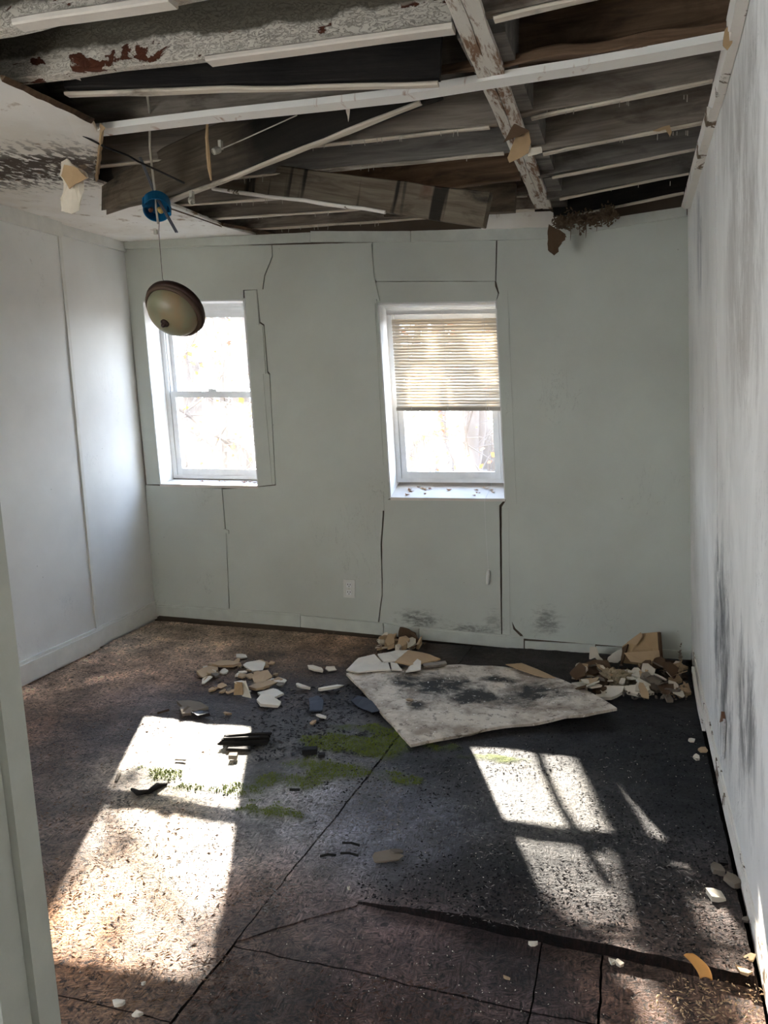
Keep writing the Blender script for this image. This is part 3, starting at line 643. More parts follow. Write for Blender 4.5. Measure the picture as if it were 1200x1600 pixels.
# right hand joists: (left px, right px, plane)
RJ = [((754, 23), (850, 3), 2.16, M_wd), ((795, 104), (1140, 46), 2.56, M_wd2), ((811, 181), (1124, 122), 2.95, M_wd), ((852, 234), (1107, 188), 3.34, M_wd), ((847, 275), (1096, 231), 3.72, M_blue), ((860, 309), (1083, 269), 4.10, M_blue), ((880, 335), (1077, 300), 4.45, M_char)]
for k, (pa, pb, y, mat) in enumerate(RJ):
    a, b = atY(*pa, y), atY(*pb, y); a, b = ext(a, b, -.43), ext(a, b, .27 - .0)
    beam('joist', a, b, .038, .185, mat, ce, rough=.003)
    beam('joist_edge_batten', a + [0.06, -.001, -.010], b + [-.06, -.001, -.009], .032, .009, M_edge2, ce, rough=.002) if k != 1 else None
# left hand joists
LJ = [(ext(atZ(30, 42, ZJ), atZ(260, 0, ZJ), -3.1), ext(atZ(30, 42, ZJ), atZ(260, 0, ZJ), -.5), M_paintw), (ext(atZ(120, 113, ZJ), atZ(708, 42, ZJ), -3.1), ext(atZ(120, 113, ZJ), atZ(708, 42, ZJ), -.49), M_paintw)]
for a, b, mat in LJ: beam('joist', a, b, .04, .185, mat, ce, rough=.004)
for y, mat, x0 in ((2.61, M_wd, -3.1), (3.01, M_wd, -3.1), (3.35, M_blue, -3.1), (3.75, M_wd, -3.1), (4.10, M_wd, -3.1), (4.42, M_wd, -3.1)):
    beam('joist', (x0, y, ZJ + .004), (-.50, y + .02, ZJ + .004), .038, .18, mat, ce, rough=.003, bow=.006)
    if y > 2.9: beam('joist_edge_batten', (-2.3, y, ZJ - .006), (-.53, y + .02, ZJ - .005), .032, .009, M_edge2, ce, rough=.002, bow=.006)
# long white battens nailed below the joists
a, b = atZ(320, 95, 2.405), atZ(706, 43, 2.405); beam('white_batten', a, b, .05, .016, M_edge, ce, rough=.001)
a, b = atZ(18, 38, 2.405), atZ(262, 1, 2.405); beam('white_batten', a, b, .05, .018, M_edge, ce, rough=.001)
WB = [(0, 213), (150, 203), (330, 181), (500, 163), (620, 149), (760, 126), (900, 104), (1020, 83), (1143, 60)]
pts = [atZ(px, py, 2.395) for px, py in WB]
V = []
for i, p in enumerate(pts):
    th = .021; V += [p, p + [0, .07, 0], p + [0, .07, th], p + [0, 0, th]]
n = len(pts); Fc = [(i * 4 + k, i * 4 + (k + 1) % 4, i * 4 + 4 + (k + 1) % 4, i * 4 + 4 + k) for i in range(n - 1) for k in range(4)] + [(0, 1, 2, 3), tuple(range(4 * n - 4, 4 * n))[::-1]]
M_white = NT('chalky_white_batten'); v = M_white.obj(world=True)
M_white = M_white.bsdf(M_white.mix(M_white.ramp(M_white.noise(M_white.obj((7, 2, 2), world=True), 2.5, 5, .6, 1.0), (.62, 0), (.72, 1)), L(232, 228, 220), L(168, 128, 100)), .7, bump=M_white.noise(v, 30, 4), bs=.2, bd=.004)
fixn(build('white_batten', V, Fc, M_white, ce))
# rotten fibres and bark strip above the batten
a, b = atZ(560, 127, 2.42), atZ(1135, 45, 2.42); beam('rotten_edge', a + [0, .012, -.004], b + [0, .012, -.004], .03, .03, M_wd2, ce, rough=.010, seg=90)
# support board running back under the lapped joists
Pq = [atZ(690, -10, 2.405), atZ(744, -10, 2.405), atZ(862, 326, 2.405), atZ(836, 326, 2.405)]
def quadbeam(name, q, th, mat, par, splits=1, seg=26):
    """flat board over four corner points, split lengthwise"""
    for s in range(splits):
        f0, f1 = s / splits, (s + 1) / splits - (.03 if s < splits - 1 else 0)
        q0, q1 = q[0] + (q[1] - q[0]) * f0, q[0] + (q[1] - q[0]) * f1; q3, q2 = q[3] + (q[2] - q[3]) * f0, q[3] + (q[2] - q[3]) * f1
        V = []
        for i in range(seg + 1):
            t = i / seg; aL = q0 + (q3 - q0) * t; aR = q1 + (q2 - q1) * t
            j = [RD.uniform(-.002, .002) for _ in range(4)]
            V += [aL + [j[0], 0, j[1]], aR + [j[2], 0, j[3]], aR + [j[2], 0, th + j[3]], aL + [j[0], 0, th + j[1]]]
        n = seg + 1; Fc = [(i * 4 + k, i * 4 + (k + 1) % 4, i * 4 + 4 + (k + 1) % 4, i * 4 + 4 + k) for i in range(n - 1) for k in range(4)] + [(0, 1, 2, 3), tuple(range(4 * n - 4, 4 * n))[::-1]]
        fixn(build(name, V, Fc, mat, par))
mpt = NT('flaking_white_board'); vv = mpt.obj((9, 1.4, 3), world=True)
nz = mpt.noise(vv, 3.2, 7, .7, .4); M_flake = mpt.bsdf(mpt.mix(mpt.ramp(nz, (.50, 0), (.58, 1)), L(206, 200, 188), L(124, 94, 70)), .8, bump=nz, bs=.6, bd=.006)
quadbeam('support_board', Pq, .016, M_flake, ce, splits=2)
# sheet metal grey flange boards beside the support, between joist laps
for k, y in enumerate((2.25, 2.62, 3.03, 3.42, 3.80, 4.18)):
    MB().box((-.49, y + .045, ZJ + .003), (-.36, y + .30, ZJ + .17)).make('blocking', M_blue, ce)

# plasterboard still up on the left and in front of the hole
mc = NT('mouldy_ceiling_board'); v = mc.obj(world=True)
c = mc.mix(mc.math('MULTIPLY', mc.ramp(mc.noise(v, 4, 5), (.45, 0), (.7, 1)), .5), L(232, 228, 220), L(206, 196, 178))
bmask = mc.blob(atZ(50, 262, 2.4), .55, .30, .3, .5); nn = mc.noise(mc.obj((5, 2.6, 5), rot=(0, 0, .5), world=True), 7.5, 6, .6, .3)
c = mc.mix(mc.math('MULTIPLY', mc.ramp(mc.math('ADD', nn, mc.math('MULTIPLY', bmask, .22)), (.62, 0), (.70, 1)), bmask), c, L(70, 58, 46))
c = mc.mix(mc.math('MULTIPLY', mc.ramp(mc.noise(mc.obj((4, 4, 4), world=True), 2.2, 6, .65), (.58, 0), (.68, 1)), mc.blob(atZ(250, 330, 2.4), .7, .5, .3, .5)), c, L(150, 130, 104))
c = mc.mix(mc.math('MULTIPLY', mc.ramp(mc.noise(v, 9, 5, .65), (.62, 0), (.67, 1)), .5), c, L(150, 120, 86))
M_ceil = mc.bsdf(c, .75, bump=mc.noise(v, 6, 6, .6), bs=.3, bd=.01)
hole = [(0, 124), (60, 150), (140, 188), (152, 206), (160, 198), (154, 240), (146, 282), (168, 290), (200, 300), (262, 320), (300, 333), (345, 352), (400, 368), (484, 379)]
hp = [atZ(a, b, 2.392) for a, b in hole]
def droop(p): return p
edgep = jag(hp, .004, .05, closed=False)
poly = [np.array([-3.06, 1.4, 2.392]), np.array([-1.62, 1.4, 2.392])] + edgep[:]
poly = [p if i < 2 else np.array([p[0], min(p[1], 4.50), p[2]]) for i, p in enumerate(poly)]
poly += [np.array([-3.06, 4.46, 2.392])]
MB().prism(poly, (0, 0, .013)).make('ceiling_board', M_ceil, ce)
MB().prism([(-3.06, -.86, 2.392), (.25, -.86, 2.392), (.25, 1.39, 2.392), (-3.06, 1.39, 2.392)], (0, 0, .013)).make('ceiling_board', M_ceil, ce)
# ripped paper edge that curls below the board
M_paper = flat('torn_brown_paper', L(176, 148, 112), .85); M_paperd = flat('dark_brown_paper', L(92, 72, 54), .9)
for (pa, pb, dz, mat) in (((156, 198), (148, 280), .05, M_paper), ((0, 124), (140, 190), .02, M_wd2), ((180, 296), (345, 354), .012, M_wd2), ((345, 352), (484, 378), .012, M_wd2)):
    a, b = atZ(*pa, 2.39), atZ(*pb, 2.39); L_ = [a + (b - a) * i / 14 for i in range(15)]; jz = [RD.uniform(.5, 1.1) for _ in range(15)]
    V = []
    for p, j in zip(L_, jz): V += [p + [0, 0, .014], p + [.012 + .01 * j, 0, .014 - dz * j * .4], p + [.006, 0, -dz * j * .4]]
    Fc = [(i * 3 + k, i * 3 + (k + 1) % 3, i * 3 + 3 + (k + 1) % 3, i * 3 + 3 + k) for i in range(14) for k in range(3)] + [(0, 1, 2), (44, 43, 42)]
    fixn(build('torn_edge', V, Fc, mat, ce))
# scrap of board left at the back wall between the two beam ends
bp = [(752, 335), (800, 332), (808, 330), (812, 322), (825, 322), (836, 331), (860, 330), (872, 336), (872, 346), (866, 354), (752, 358)]
P = [atZ(a, b, 2.392) for a, b in bp]; P = [np.array([p[0], min(p[1], 4.52), p[2]]) for p in P]
P = [wl(a, b, -.03) for a, b in bp]
MB().prism(jag(P, .002, .05), NN * .012).make('ceiling_board', M_ceil, ce)
# wall plate at the top of the back wall, seen through the gaps
beam('wall_plate', W(0, 2.42, .02) + NN * 0, W(1, 2.42, .02), .09, .04, M_wd, ce)

# broken timbers lying across the hole
def strip_of(par, A, B, w, h, **kw):
    o = beam('edge_strip', A, B, w, h, M_edge2, None, **kw); o.parent = par
    o.matrix_parent_inverse = (Matrix.Translation(par.location) @ par.rotation_euler.to_matrix().to_4x4()).inverted(); return o
def broken(name, label, A, B, w, h, mat, **kw):
    r = beam(name, A, B, w, h, mat, None, **kw); tag(r, label, 'timber', 'broken ceiling timbers'); return r
bj = broken('broken_joist', 'widest dark broken joist slanting down to a pointed left tip beside the blue box', atY(168, 336, 3.08), atY(684, 150, 2.78), .045, .185, M_burn, rough=.006, tipA=.05, taperA=.55)
strip_of(bj, atY(262, 314, 3.0) + [0, -.003, -.004], atY(655, 160, 2.78) + [0, -.003, -.004], .03, .011, rough=.003)
broken('broken_joist', 'split plank lying on top of the widest broken joist left of the hanging cable', atY(186, 290, 3.16), atY(455, 168, 3.08), .03, .13, M_wd, rough=.008, tipA=.03, tipB=.02)
bj = broken('broken_joist', 'black square-ended timber under the peeling painted joist at the top', atZ(100, 138, 2.43), atY(686, 121, 2.42), .042, .125, M_char, rough=.003)
strip_of(bj, atZ(100, 141, 2.43) + [0, -.002, -.012], atY(684, 127, 2.42) + [0, -.002, -.008], .036, .011, rough=.003)
f2 = broken('broken_joist', 'stained fallen beam with square right end crossing above the right window', atY(322, 292, 3.42), atY(754, 354, 3.22), .045, .128, M_band, rough=.003)
lip = beam('broken_lath', atY(330, 297, 3.38), atY(600, 334, 3.27), .016, .014, M_paintw2, None, rough=.004); tag(lip, 'pale thin lath under the left half of the stained fallen beam', 'lath')
broken('broken_joist', 'dark brown board tilted behind the stained fallen beam near the support board', atY(512, 318, 3.62), atY(812, 279, 3.62), .04, .165, M_wd2, rough=.003)
broken('broken_joist', 'short dark timber end hanging beside the support board at the back', atY(600, 338, 3.9), atY(804, 330, 3.9), .04, .16, M_mold, rough=.003)

# ------------------------------------------------------------------ hanging things
M_cable = flat('grey_cable', L(190, 184, 168), .5); M_black = flat('black_cable', L(30, 28, 28), .5); M_metal = flat('bronze_metal', L(62, 46, 42), .45, Metallic=.4)
YL = 2.95
lampc = atY(275, 481, YL); axc = np.array([-.29, .77, -.61]); axw = R @ axc; axw /= np.linalg.norm(axw)
lamp = empty('ceiling_lamp', lampc); tag(lamp, 'round bronze ceiling lamp with amber glass bowl hanging by its wire before the left window', 'lamp')
rL = .126
MB().lathe([(.0, -.035), (.03, -.034), (.075, -.030), (rL * .93, -.018), (rL, -.004), (rL * 1.01, .008), (rL * .985, .018), (rL * .95, .02)], lampc, axw, 48).make('pan', M_metal, lamp, True)
MB().lathe([(rL * .95, .014), (rL * .965, .026), (rL * .93, .033), (rL * .87, .034), (rL * .85, .026)], lampc, axw, 48).make('rim_ring', flat('rusty_ring', L(84, 66, 54), .6), lamp, True)
gm = NT('amber_glass'); gv = gm.obj(); gc = gm.mix(gm.ramp(gm.noise(gm.obj((1, 1, .4)), 9, 4), (.45, 0), (.75, 1)), L(132, 130, 104), L(150, 118, 84))
M_amber = gm.bsdf(gc, .38, spec=.5, Subsurface_Weight=0.0)
MB().lathe([(rL * .86 * math.cos(a), .026 + .075 * math.sin(a)) for a in [i * math.pi / 2 / 12 for i in range(12)]] + [(.001, .101)], lampc, axw, 48).make('glass_bowl', M_amber, lamp, True)
MB().lathe([(.0165, .098), (.018, .104), (.012, .110), (.008, .112), (.009, .118), (.006, .124), (.001, .126)], lampc, axw, 20).make('finial', M_metal, lamp, True)
boxc = atY(245, 322, YL)
top = lampc - axw * .034
MB().tube([boxc + [0.01, 0, -.05], atY(248, 362, YL), atY(251, 400, YL), atY(254, 436, YL), top], .0012, 5).make('wire', M_metal, lamp)
MB().box(tuple(atY(240, 366, YL)), tuple(atY(240, 366, YL) + [.014, .01, .018])).make('wire_nut', M_cable, lamp)
# blue box
M_bl = flat('blue_plastic', L(22, 104, 150), .45)
eb = empty('electrical_box', boxc); tag(eb, 'round blue plastic electrical box dangling above the lamp', 'electrical box')
bax = R @ np.array([.16, .82, -.55]); bax /= np.linalg.norm(bax); rb = .054; hb = .052
MB().lathe([(.001, -.03), (rb * .93, -.03), (rb, -.024), (rb, .028), (rb * .93, .028), (rb * .92, -.02), (.001, -.02)], boxc, bax, 32).make('shell', M_bl, eb)
for s_ in (1, -1):
    pp = boxc + s_ * .05 * np.array(Vector(bax).orthogonal().normalized())
    MB().lathe([(.001, -.02), (.009, -.02), (.009, .026), (.001, .026)], pp, bax, 12).make('screw_lug', M_bl, eb)
MB().lathe([(.001, .0), (.010, .001), (.011, .02), (.006, .03), (.001, .031)], boxc + np.array([.012, 0, -.012]), bax + np.array([.4, 0, .1]), 12).make('wire_nut', flat('yellow_nut', L(210, 180, 110), .5), eb)
MB().lathe([(.001, .0), (.008, .001), (.009, .014), (.001, .02)], boxc + np.array([-.018, -.01, -.012]), bax + np.array([-.3, 0, .3]), 12).make('wire_nut', flat('rust_nut', L(110, 70, 50), .5), eb)
# bar hanger (two rods through the box)
mm = MB()
for d_ in (-.004, .004):
    mm.tube([atY(219 + d_ * 300, 246, YL + .02), atY(243 + d_ * 300, 305, YL), atY(276 + d_ * 300, 363, YL - .04)], .0036, 6)
hb_ = mm.make('bar_hanger', flat('galvanised_steel', L(120, 122, 128), .4, Metallic=.5)); tag(hb_, 'thin metal bar hanger stuck diagonally through the blue box', 'bracket')
cb = MB().tube([atY(214, 96, 2.30), atY(228, 135, 2.5), atY(234, 175, 2.62), atY(234, 230, 2.8), atY(239, 275, 2.9), atY(243, 305, YL), atY(244, 325, YL - .01), atY(247, 350, YL - .01)], .0045, 7).make('hanging_cable', M_cable, None, True)
tag(cb, 'pale flat cable hanging from the peeling joist down to the blue box', 'cable')
cb = MB().tube([atY(100, 160, 2.52), atY(112, 185, 2.54), atY(130, 212, 2.6), atY(165, 230, 2.7), atY(200, 243, 2.8), atY(215, 252, 2.85), atY(250, 268, 2.86), atY(288, 286, 2.86)], .004, 7).make('black_cable', M_black, None, True)
tag(cb, 'black cable looping from the hanging ceiling board towards the blue box', 'cable')
cb = MB().tube([atY(324, 190, 2.7), atY(323, 215, 2.74), atY(325, 240, 2.76), atY(327, 262, 2.76), atY(330, 282, 2.76)], [.004, .006, .008, .007, .003], 6).make('splinter', M_paper, None); tag(cb, 'tan wood splinter hanging upright below the long white batten', 'splinter')
for px, py, y, lab in ((343, 234, 2.87, 'small grey bulb socket on the widest broken joist'), (298, 312, 2.92, 'small grey bulb socket under the widest broken joist')):
    c = atY(px, py, y); so = empty('bulb_socket', c); tag(so, lab, 'socket')
    MB().lathe([(.001, 0), (.011, 0), (.013, .012), (.012, .03), (.008, .034), (.008, .028), (.001, .026)], c, R @ np.array([-.6 if px > 320 else .3, .5, -.6]), 16).make('cup', M_cable, so)
    MB().box(tuple(c + [-.006, .0, .004]), tuple(c + [.006, .02, .035])).make('clip', M_cable, so)
MB2 = MB().tube([atY(343, 234, 2.87), atY(380, 218, 2.86), atY(420, 200, 2.85), atY(464, 180, 2.80)], .0022, 5).make('thin_wire', M_cable); tag(MB2, 'thin straight wire running up from the upper grey socket', 'wire')

def curl(name, pts, y, bulge, mat, label, cat, th=.003, y2=None, sub=3, grp=None):
    """torn scrap: outline in the view at distance y, crumpled towards the viewer, real thickness"""
    P = [atY(a, b, y + (0 if y2 is None else (y2 - y) * i / max(1, len(pts) - 1))) for i, (a, b) in enumerate(pts)]
    bm = bmesh.new(); vs = [bm.verts.new(p) for p in P]; f = bm.faces.new(vs)
    bmesh.ops.triangulate(bm, faces=[f]); bmesh.ops.subdivide_edges(bm, edges=bm.edges[:], cuts=sub, use_grid_fill=True)
    c = sum(P) / len(P)
    for v in bm.verts:
        d = np.array(v.co) - c; n1 = noise.noise(Vector(v.co) * 18 + Vector((y, 3, 1))); n2 = noise.noise(Vector(v.co) * 45)
        v.co += Vector((n2 * .003, -bulge * (1 + n1 * 1.8) + bulge * 8 * np.linalg.norm(d) + n1 * bulge, n2 * .003))
    me = bpy.data.meshes.new(name); bm.to_mesh(me); bm.free(); me.materials.append(mat)
    V = np.array([v.co[:] for v in me.vertices]); loc = np.array([V[:, 0].mean(), V[:, 1].mean(), V[:, 2].min()])
    for v in me.vertices: v.co -= Vector(loc)
    o = bpy.data.objects.new(name, me); COL.objects.link(o); o.location = loc; o['w'] = tuple(loc)
    md = o.modifiers.new('s', 'SOLIDIFY'); md.thickness = th
    if label: tag(o, label, cat, grp)
    return o
M_dry = flat('gypsum_scrap', L(214, 204, 186), .85)
curl('hanging_drywall_scrap', [(100, 254), (108, 249), (122, 262), (133, 268), (140, 278), (130, 284), (130, 310), (125, 330), (117, 336), (98, 330), (104, 318), (99, 312), (112, 300), (112, 292), (97, 276)], 2.55, .02, M_dry, 'torn drywall scrap dangling from the mouldy ceiling board at left', 'drywall scrap', .006)
curl('torn_paper', [(97, 276), (103, 258), (124, 264), (138, 278), (122, 288), (112, 296)], 2.52, .012, M_paper, 'brown torn paper on top of the dangling drywall scrap', 'paper scrap')
curl('torn_paper', [(804, 194), (828, 205), (812, 213), (787, 223)], 3.0, .008, M_paperd, 'dark triangular paper scrap stuck to the middle of the support board', 'paper scrap')
curl('torn_paper', [(826, 206), (830, 222), (826, 240), (815, 247), (797, 255), (793, 248), (800, 232), (806, 214)], 3.02, .01, M_paper, 'tan curved paper scrap hanging below the dark triangular one', 'paper scrap')
curl('torn_paper', [(828, 232), (846, 231), (848, 240), (838, 243), (825, 246)], 3.03, .008, M_dry, 'pale paper shred at the right edge of the support board', 'paper scrap')
curl('torn_paper', [(1131, 50), (1140, 38), (1146, 50), (1144, 68), (1136, 80), (1130, 72)], 2.45, .006, M_paper, 'tan paper tag hanging where the white batten meets the right wall', 'paper scrap')
curl('torn_paper', [(1020, 205), (1030, 201), (1046, 196), (1050, 206), (1046, 215), (1040, 203), (1030, 206)], 3.28, .006, M_paper, 'small curled paper shred under a joist near the right wall', 'paper scrap')
curl('torn_paper', [(1102, 180), (1108, 172), (1107, 200), (1101, 203)], 3.3, .004, M_paper, 'narrow paper strip where a joist meets the right wall', 'paper scrap')
curl('torn_paper', [(538, 163), (548, 163), (545, 190)], 2.7, .003, M_dry, 'white pointed paper drip under the long batten', 'paper scrap')
curl('torn_paper', [(95, 120), (108, 117), (125, 119), (130, 127), (112, 125), (98, 124)], 2.30, .008, M_dry, 'white torn shred at the left end of the peeling joist', 'paper scrap')
curl('torn_paper', [(40, 158), (47, 180), (45, 196), (40, 190), (42, 175)], 2.5, .005, M_paper, 'thin brown peel on the ceiling board at the far left', 'paper scrap')
curl('rotten_drywall_end', [(858, 352), (866, 356), (884, 366), (872, 384), (866, 400), (857, 392), (856, 372)], 4.36, .012, M_paperd, 'dark rotten drywall corner drooping down the back wall', 'drywall scrap', .012)
# clump of rot over the wall top
def clump(name, cs, mat, label, cat, n, size, parent=None, flatz=1.0, kind=None, spread=1):
    """a heap of fibres and crumbs joined into one body"""
    mm = MB()
    for k in range(n):
        px, py, y, sx, sz = RD.choice(cs); c = atY(px, py, y) + np.array([RD.gauss(0, sx), RD.gauss(0, .03 * spread), RD.gauss(0, sz)]); r = size * RD.uniform(.4, 1.2)
        c[0] = min(c[0], .30); c[1] = min(c[1], 4.44)
        ax = Vector((RD.gauss(0, 1), RD.gauss(0, 1), RD.gauss(0, flatz))).normalized(); a = ax.orthogonal().normalized(); b = ax.cross(a)
        q = [Vector(c) + ax * r * RD.uniform(.6, 1.6), Vector(c) - ax * r * RD.uniform(.6, 1.6)] + [Vector(c) + (a * math.cos(t) + b * math.sin(t)) * r * RD.uniform(.3, .7) for t in (0, 1.6, 3.1, 4.7)]
        mm.add(q, [(0, 2, 3), (0, 3, 4), (0, 4, 5), (0, 5, 2), (1, 3, 2), (1, 4, 3), (1, 5, 4), (1, 2, 5)])
    o = mm.make(name, mat, parent)
    if label: tag(o, label, cat)
    if kind: o['kind'] = kind
    return o
M_rot = flat('rotten_fibre', L(104, 88, 70), .95)
clump('rot_clump', [(880, 348, 4.38, .03, .02), (905, 344, 4.38, .05, .022), (930, 340, 4.38, .05, .02), (950, 335, 4.38, .02, .02)], M_rot, 'grey brown rotten clump hanging over the back wall top at right', 'debris', 700, .012, kind='stuff')
mm = MB()
for px, y0, y1 in ((891, 350, 376), (905, 350, 368), (915, 350, 372), (932, 345, 362), (872, 360, 380)):
    mm.tube([atY(px, y0, 4.36), atY(px + 1, (y0 + y1) / 2, 4.355), atY(px, y1, 4.36)], [.003, .002, .001], 5)
o = mm.make('rot_strands', M_rot); tag(o, 'thin brown strands dripping from the rotten clump on the back wall', 'debris', kind='stuff')
# nails under the joists
mm = MB()
for k in range(70):
    y = RD.choice((3.01, 3.35, 3.75, 4.1, 4.42)); x = RD.uniform(-2.0, -.6); mm.tube([(x, y + .01, 2.413), (x + RD.uniform(-.004, .004), y + .01, 2.413 - RD.uniform(.012, .03))], .0015, 5)
for k in range(30):
    y, zz = RD.choice(((2.95, 2.44), (3.34, 2.44), (3.72, 2.44), (4.1, 2.44))); x = RD.uniform(-.35, .2); mm.tube([(x, y + .01, zz - .01), (x, y + .005, zz - .01 - RD.uniform(.012, .025))], .0015, 5)
o = mm.make('nails', M_cable, ce); o['kind'] = 'stuff'

# ------------------------------------------------------------------ outlet
P = [wl(537, 905, -.001), wl(555, 906, -.001), wl(555, 934, -.001), wl(537, 933, -.001)]
ot = empty('wall_outlet', sum(P) / 4); tag(ot, 'white duplex electrical outlet low on the back wall between the windows', 'outlet')
cx = sum(P) / 4; ux = (P[1] - P[0]) / 2; uz = (P[0] - P[3]) / 2
def oq(s0, s1, t0, t1, d0, d1): return [cx + ux * a + uz * b + NN * -c for c in (d0, d1) for a, b in ((s0, t0), (s1, t0), (s1, t1), (s0, t1))]
MB().box8(oq(-1, 1, -1, 1, 0, .006)).make('cover_plate', M_trim, ot)
for t in (.42, -.42):
    MB().box8(oq(-.45, .45, t - .28, t + .28, .005, .009)).make('receptacle', M_frame, ot)
    mm = MB()
    for s in (-.2, .2): mm.box8(oq(s - .05, s + .05, t - .02, t + .15, .0085, .0096))
    mm.box8(oq(-.07, .07, t - .2, t - .1, .0085, .0096)); mm.make('slots', M_black, ot)
MB().box8(oq(-.06, .06, -.04, .04, .005, .0085)).make('screw', M_cable, ot)

# ------------------------------------------------------------------ fallen ceiling board on the floor
gm = NT('fallen_gypsum'); v = gm.obj(world=True)
c = gm.mix(gm.ramp(gm.noise(v, 7, 6, .65), (.42, 0), (.60, 1)), L(204, 192, 174), L(150, 136, 120))
mk = None
for px, py, rx_, ry_ in ((690, 1072, .22, .16), (640, 1065, .12, .10), (830, 1082, .17, .12), (750, 1088, .24, .10), (650, 1100, .05, .06), (780, 1060, .10, .06)):
    b = gm.blob(atZ(px, py, .04), rx_, ry_, .3, .7); mk = b if mk is None else gm.math('MAXIMUM', mk, b)
nn = gm.noise(v, 11, 8, .74, .5)
c = gm.mix(gm.ramp(gm.math('ADD', nn, gm.math('MULTIPLY', mk, .38)), (.62, 0), (.86, 1)), c, L(50, 48, 42))
c = gm.mix(gm.math('MULTIPLY', gm.ramp(gm.noise(v, 26, 5, .75), (.55, 0), (.63, 1)), .7), c, L(82, 68, 60))
c = gm.mix(gm.math('MULTIPLY', gm.ramp(gm.noise(v, 55, 3), (.66, 0), (.7, 1)), .8), c, L(228, 222, 212))
M_fallen = gm.bsdf(c, .85, bump=gm.noise(v, 28, 6, .7), bs=.5, bd=.006)
def bs_(px, py, z): return atZ(px, py, z)
out = [(541, 1052, .045), (560, 1045, .05), (600, 1046, .05), (660, 1040, .045), (720, 1038, .04), (790, 1042, .035), (838, 1052, .04), (868, 1058, .05), (930, 1085, .065), (964, 1107, .075), (930, 1113, .068), (860, 1124, .05), (780, 1136, .035), (700, 1152, .028), (642, 1164, .022), (622, 1142, .024), (590, 1105, .03), (565, 1075, .04)]
P = jag([bs_(*q) for q in out], .0035, .06)
bm = bmesh.new(); vs = [bm.verts.new(p) for p in P]; f = bm.faces.new(vs); bmesh.ops.triangulate(bm, faces=[f])
fd = empty('fallen_ceiling_board', sum(P) / len(P) * [1, 1, 0] + [0, 0, .02]); tag(fd, 'large mould-spotted drywall sheet lying flat on the black floor', 'drywall sheet')
V = [np.array(v.co) for v in bm.verts]; Fc = [tuple(l.vert.index for l in ff.loops) for ff in (bm.verts.index_update(), bm.faces.ensure_lookup_table(), bm.faces)[2]]; bm.free()
o = build('gypsum_core', V, Fc, M_fallen, fd)
bm = bmesh.new(); bm.from_mesh(o.data); bmesh.ops.subdivide_edges(bm, edges=bm.edges[:], cuts=2, use_grid_fill=True)
for v in bm.verts: v.co.z += noise.noise(v.co * 5) * .006
bmesh.ops.recalc_face_normals(bm, faces=bm.faces); bm.to_mesh(o.data); bm.free()
md = o.modifiers.new('s', 'SOLIDIFY'); md.thickness = .013; md.offset = -1
# peeled brown backing showing at the far edge
pb_ = [(790, 1039), (815, 1037), (838, 1046), (868, 1060), (850, 1059), (820, 1050)]
P = jag([atZ(a, b, .050) for a, b in pb_], .002, .05); MB().prism(P, (0, 0, .004)).make('backing_paper', M_paper, fd)
pb_ = [(566, 1046), (600, 1043), (700, 1030), (712, 1032), (700, 1040), (640, 1047)]
# white torn flaps folded over the left corner
def flapq(name, pts, mat, label, cat='drywall scrap', th=.007, grp=None, parent=None):
    """pts: (px, py, z) corners of a broken piece resting at height z"""
    P = jag([atZ(a, b, z) for a, b, z in pts], .002, .05)
    P = np.array(P); bm = bmesh.new(); vs = [bm.verts.new(p) for p in P]; bm.faces.new(vs); bmesh.ops.triangulate(bm, faces=bm.faces[:])
    bmesh.ops.subdivide_edges(bm, edges=bm.edges[:], cuts=1, use_grid_fill=True)
    for v in bm.verts: v.co.z += noise.noise(v.co * 14) * .006
    r = bmesh.ops.extrude_face_region(bm, geom=bm.faces[:])
    for v in r['geom']:
        if isinstance(v, bmesh.types.BMVert): v.co.z += th
    bmesh.ops.recalc_face_normals(bm, faces=bm.faces)
    me = bpy.data.meshes.new(name); bm.to_mesh(me); bm.free(); me.materials.append(mat)
    V = np.array([v.co[:] for v in me.vertices]); loc = np.array([V[:, 0].mean(), V[:, 1].mean(), V[:, 2].min()])
    for v in me.vertices: v.co -= Vector(loc)
    o = bpy.data.objects.new(name, me); COL.objects.link(o); o.location = loc; o['w'] = tuple(loc)
    tag(o, label, cat, grp); return o
M_whitep = flat('white_painted_gypsum', L(210, 202, 186), .8)
flapq('drywall_piece', [(541, 1048, .055), (560, 1030, .075), (585, 1024, .085), (600, 1040, .06), (596, 1048, .055), (560, 1052, .055)], M_whitep, 'white cracked drywall piece on the left corner of the fallen sheet', grp='drywall pieces on the fallen sheet')
flapq('drywall_piece', [(600, 1036, .07), (590, 1024, .08), (620, 1018, .085), (640, 1018, .08), (620, 1034, .07)], M_whitep, 'white bent drywall piece behind the cracked corner of the fallen sheet', grp='drywall pieces on the fallen sheet')
flapq('drywall_piece', [(617, 1036, .072), (638, 1018, .082), (672, 1024, .075), (688, 1031, .065), (660, 1038, .062), (640, 1040, .066)], M_paper, 'tan pointed drywall backing piece on the far left of the fallen sheet', grp='drywall pieces on the fallen sheet')
flapq('drywall_piece', [(634, 1051, .052), (640, 1042, .06), (652, 1031, .078), (658, 1034, .075), (657, 1048, .055)], M_whitep, 'small white upright drywall chip on the fallen sheet', grp='drywall pieces on the fallen sheet')
flapq('drywall_piece', [(590, 1049, .054), (588, 1037, .062), (606, 1036, .066), (610, 1048, .055)], M_whitep, 'white square drywall chip left of the upright one', grp='drywall pieces on the fallen sheet')
flapq('drywall_piece', [(612, 1048, .054), (610, 1037, .062), (620, 1038, .066), (628, 1049, .055)], M_dry, 'grey drywall chip between two white chips on the sheet', grp='drywall pieces on the fallen sheet')
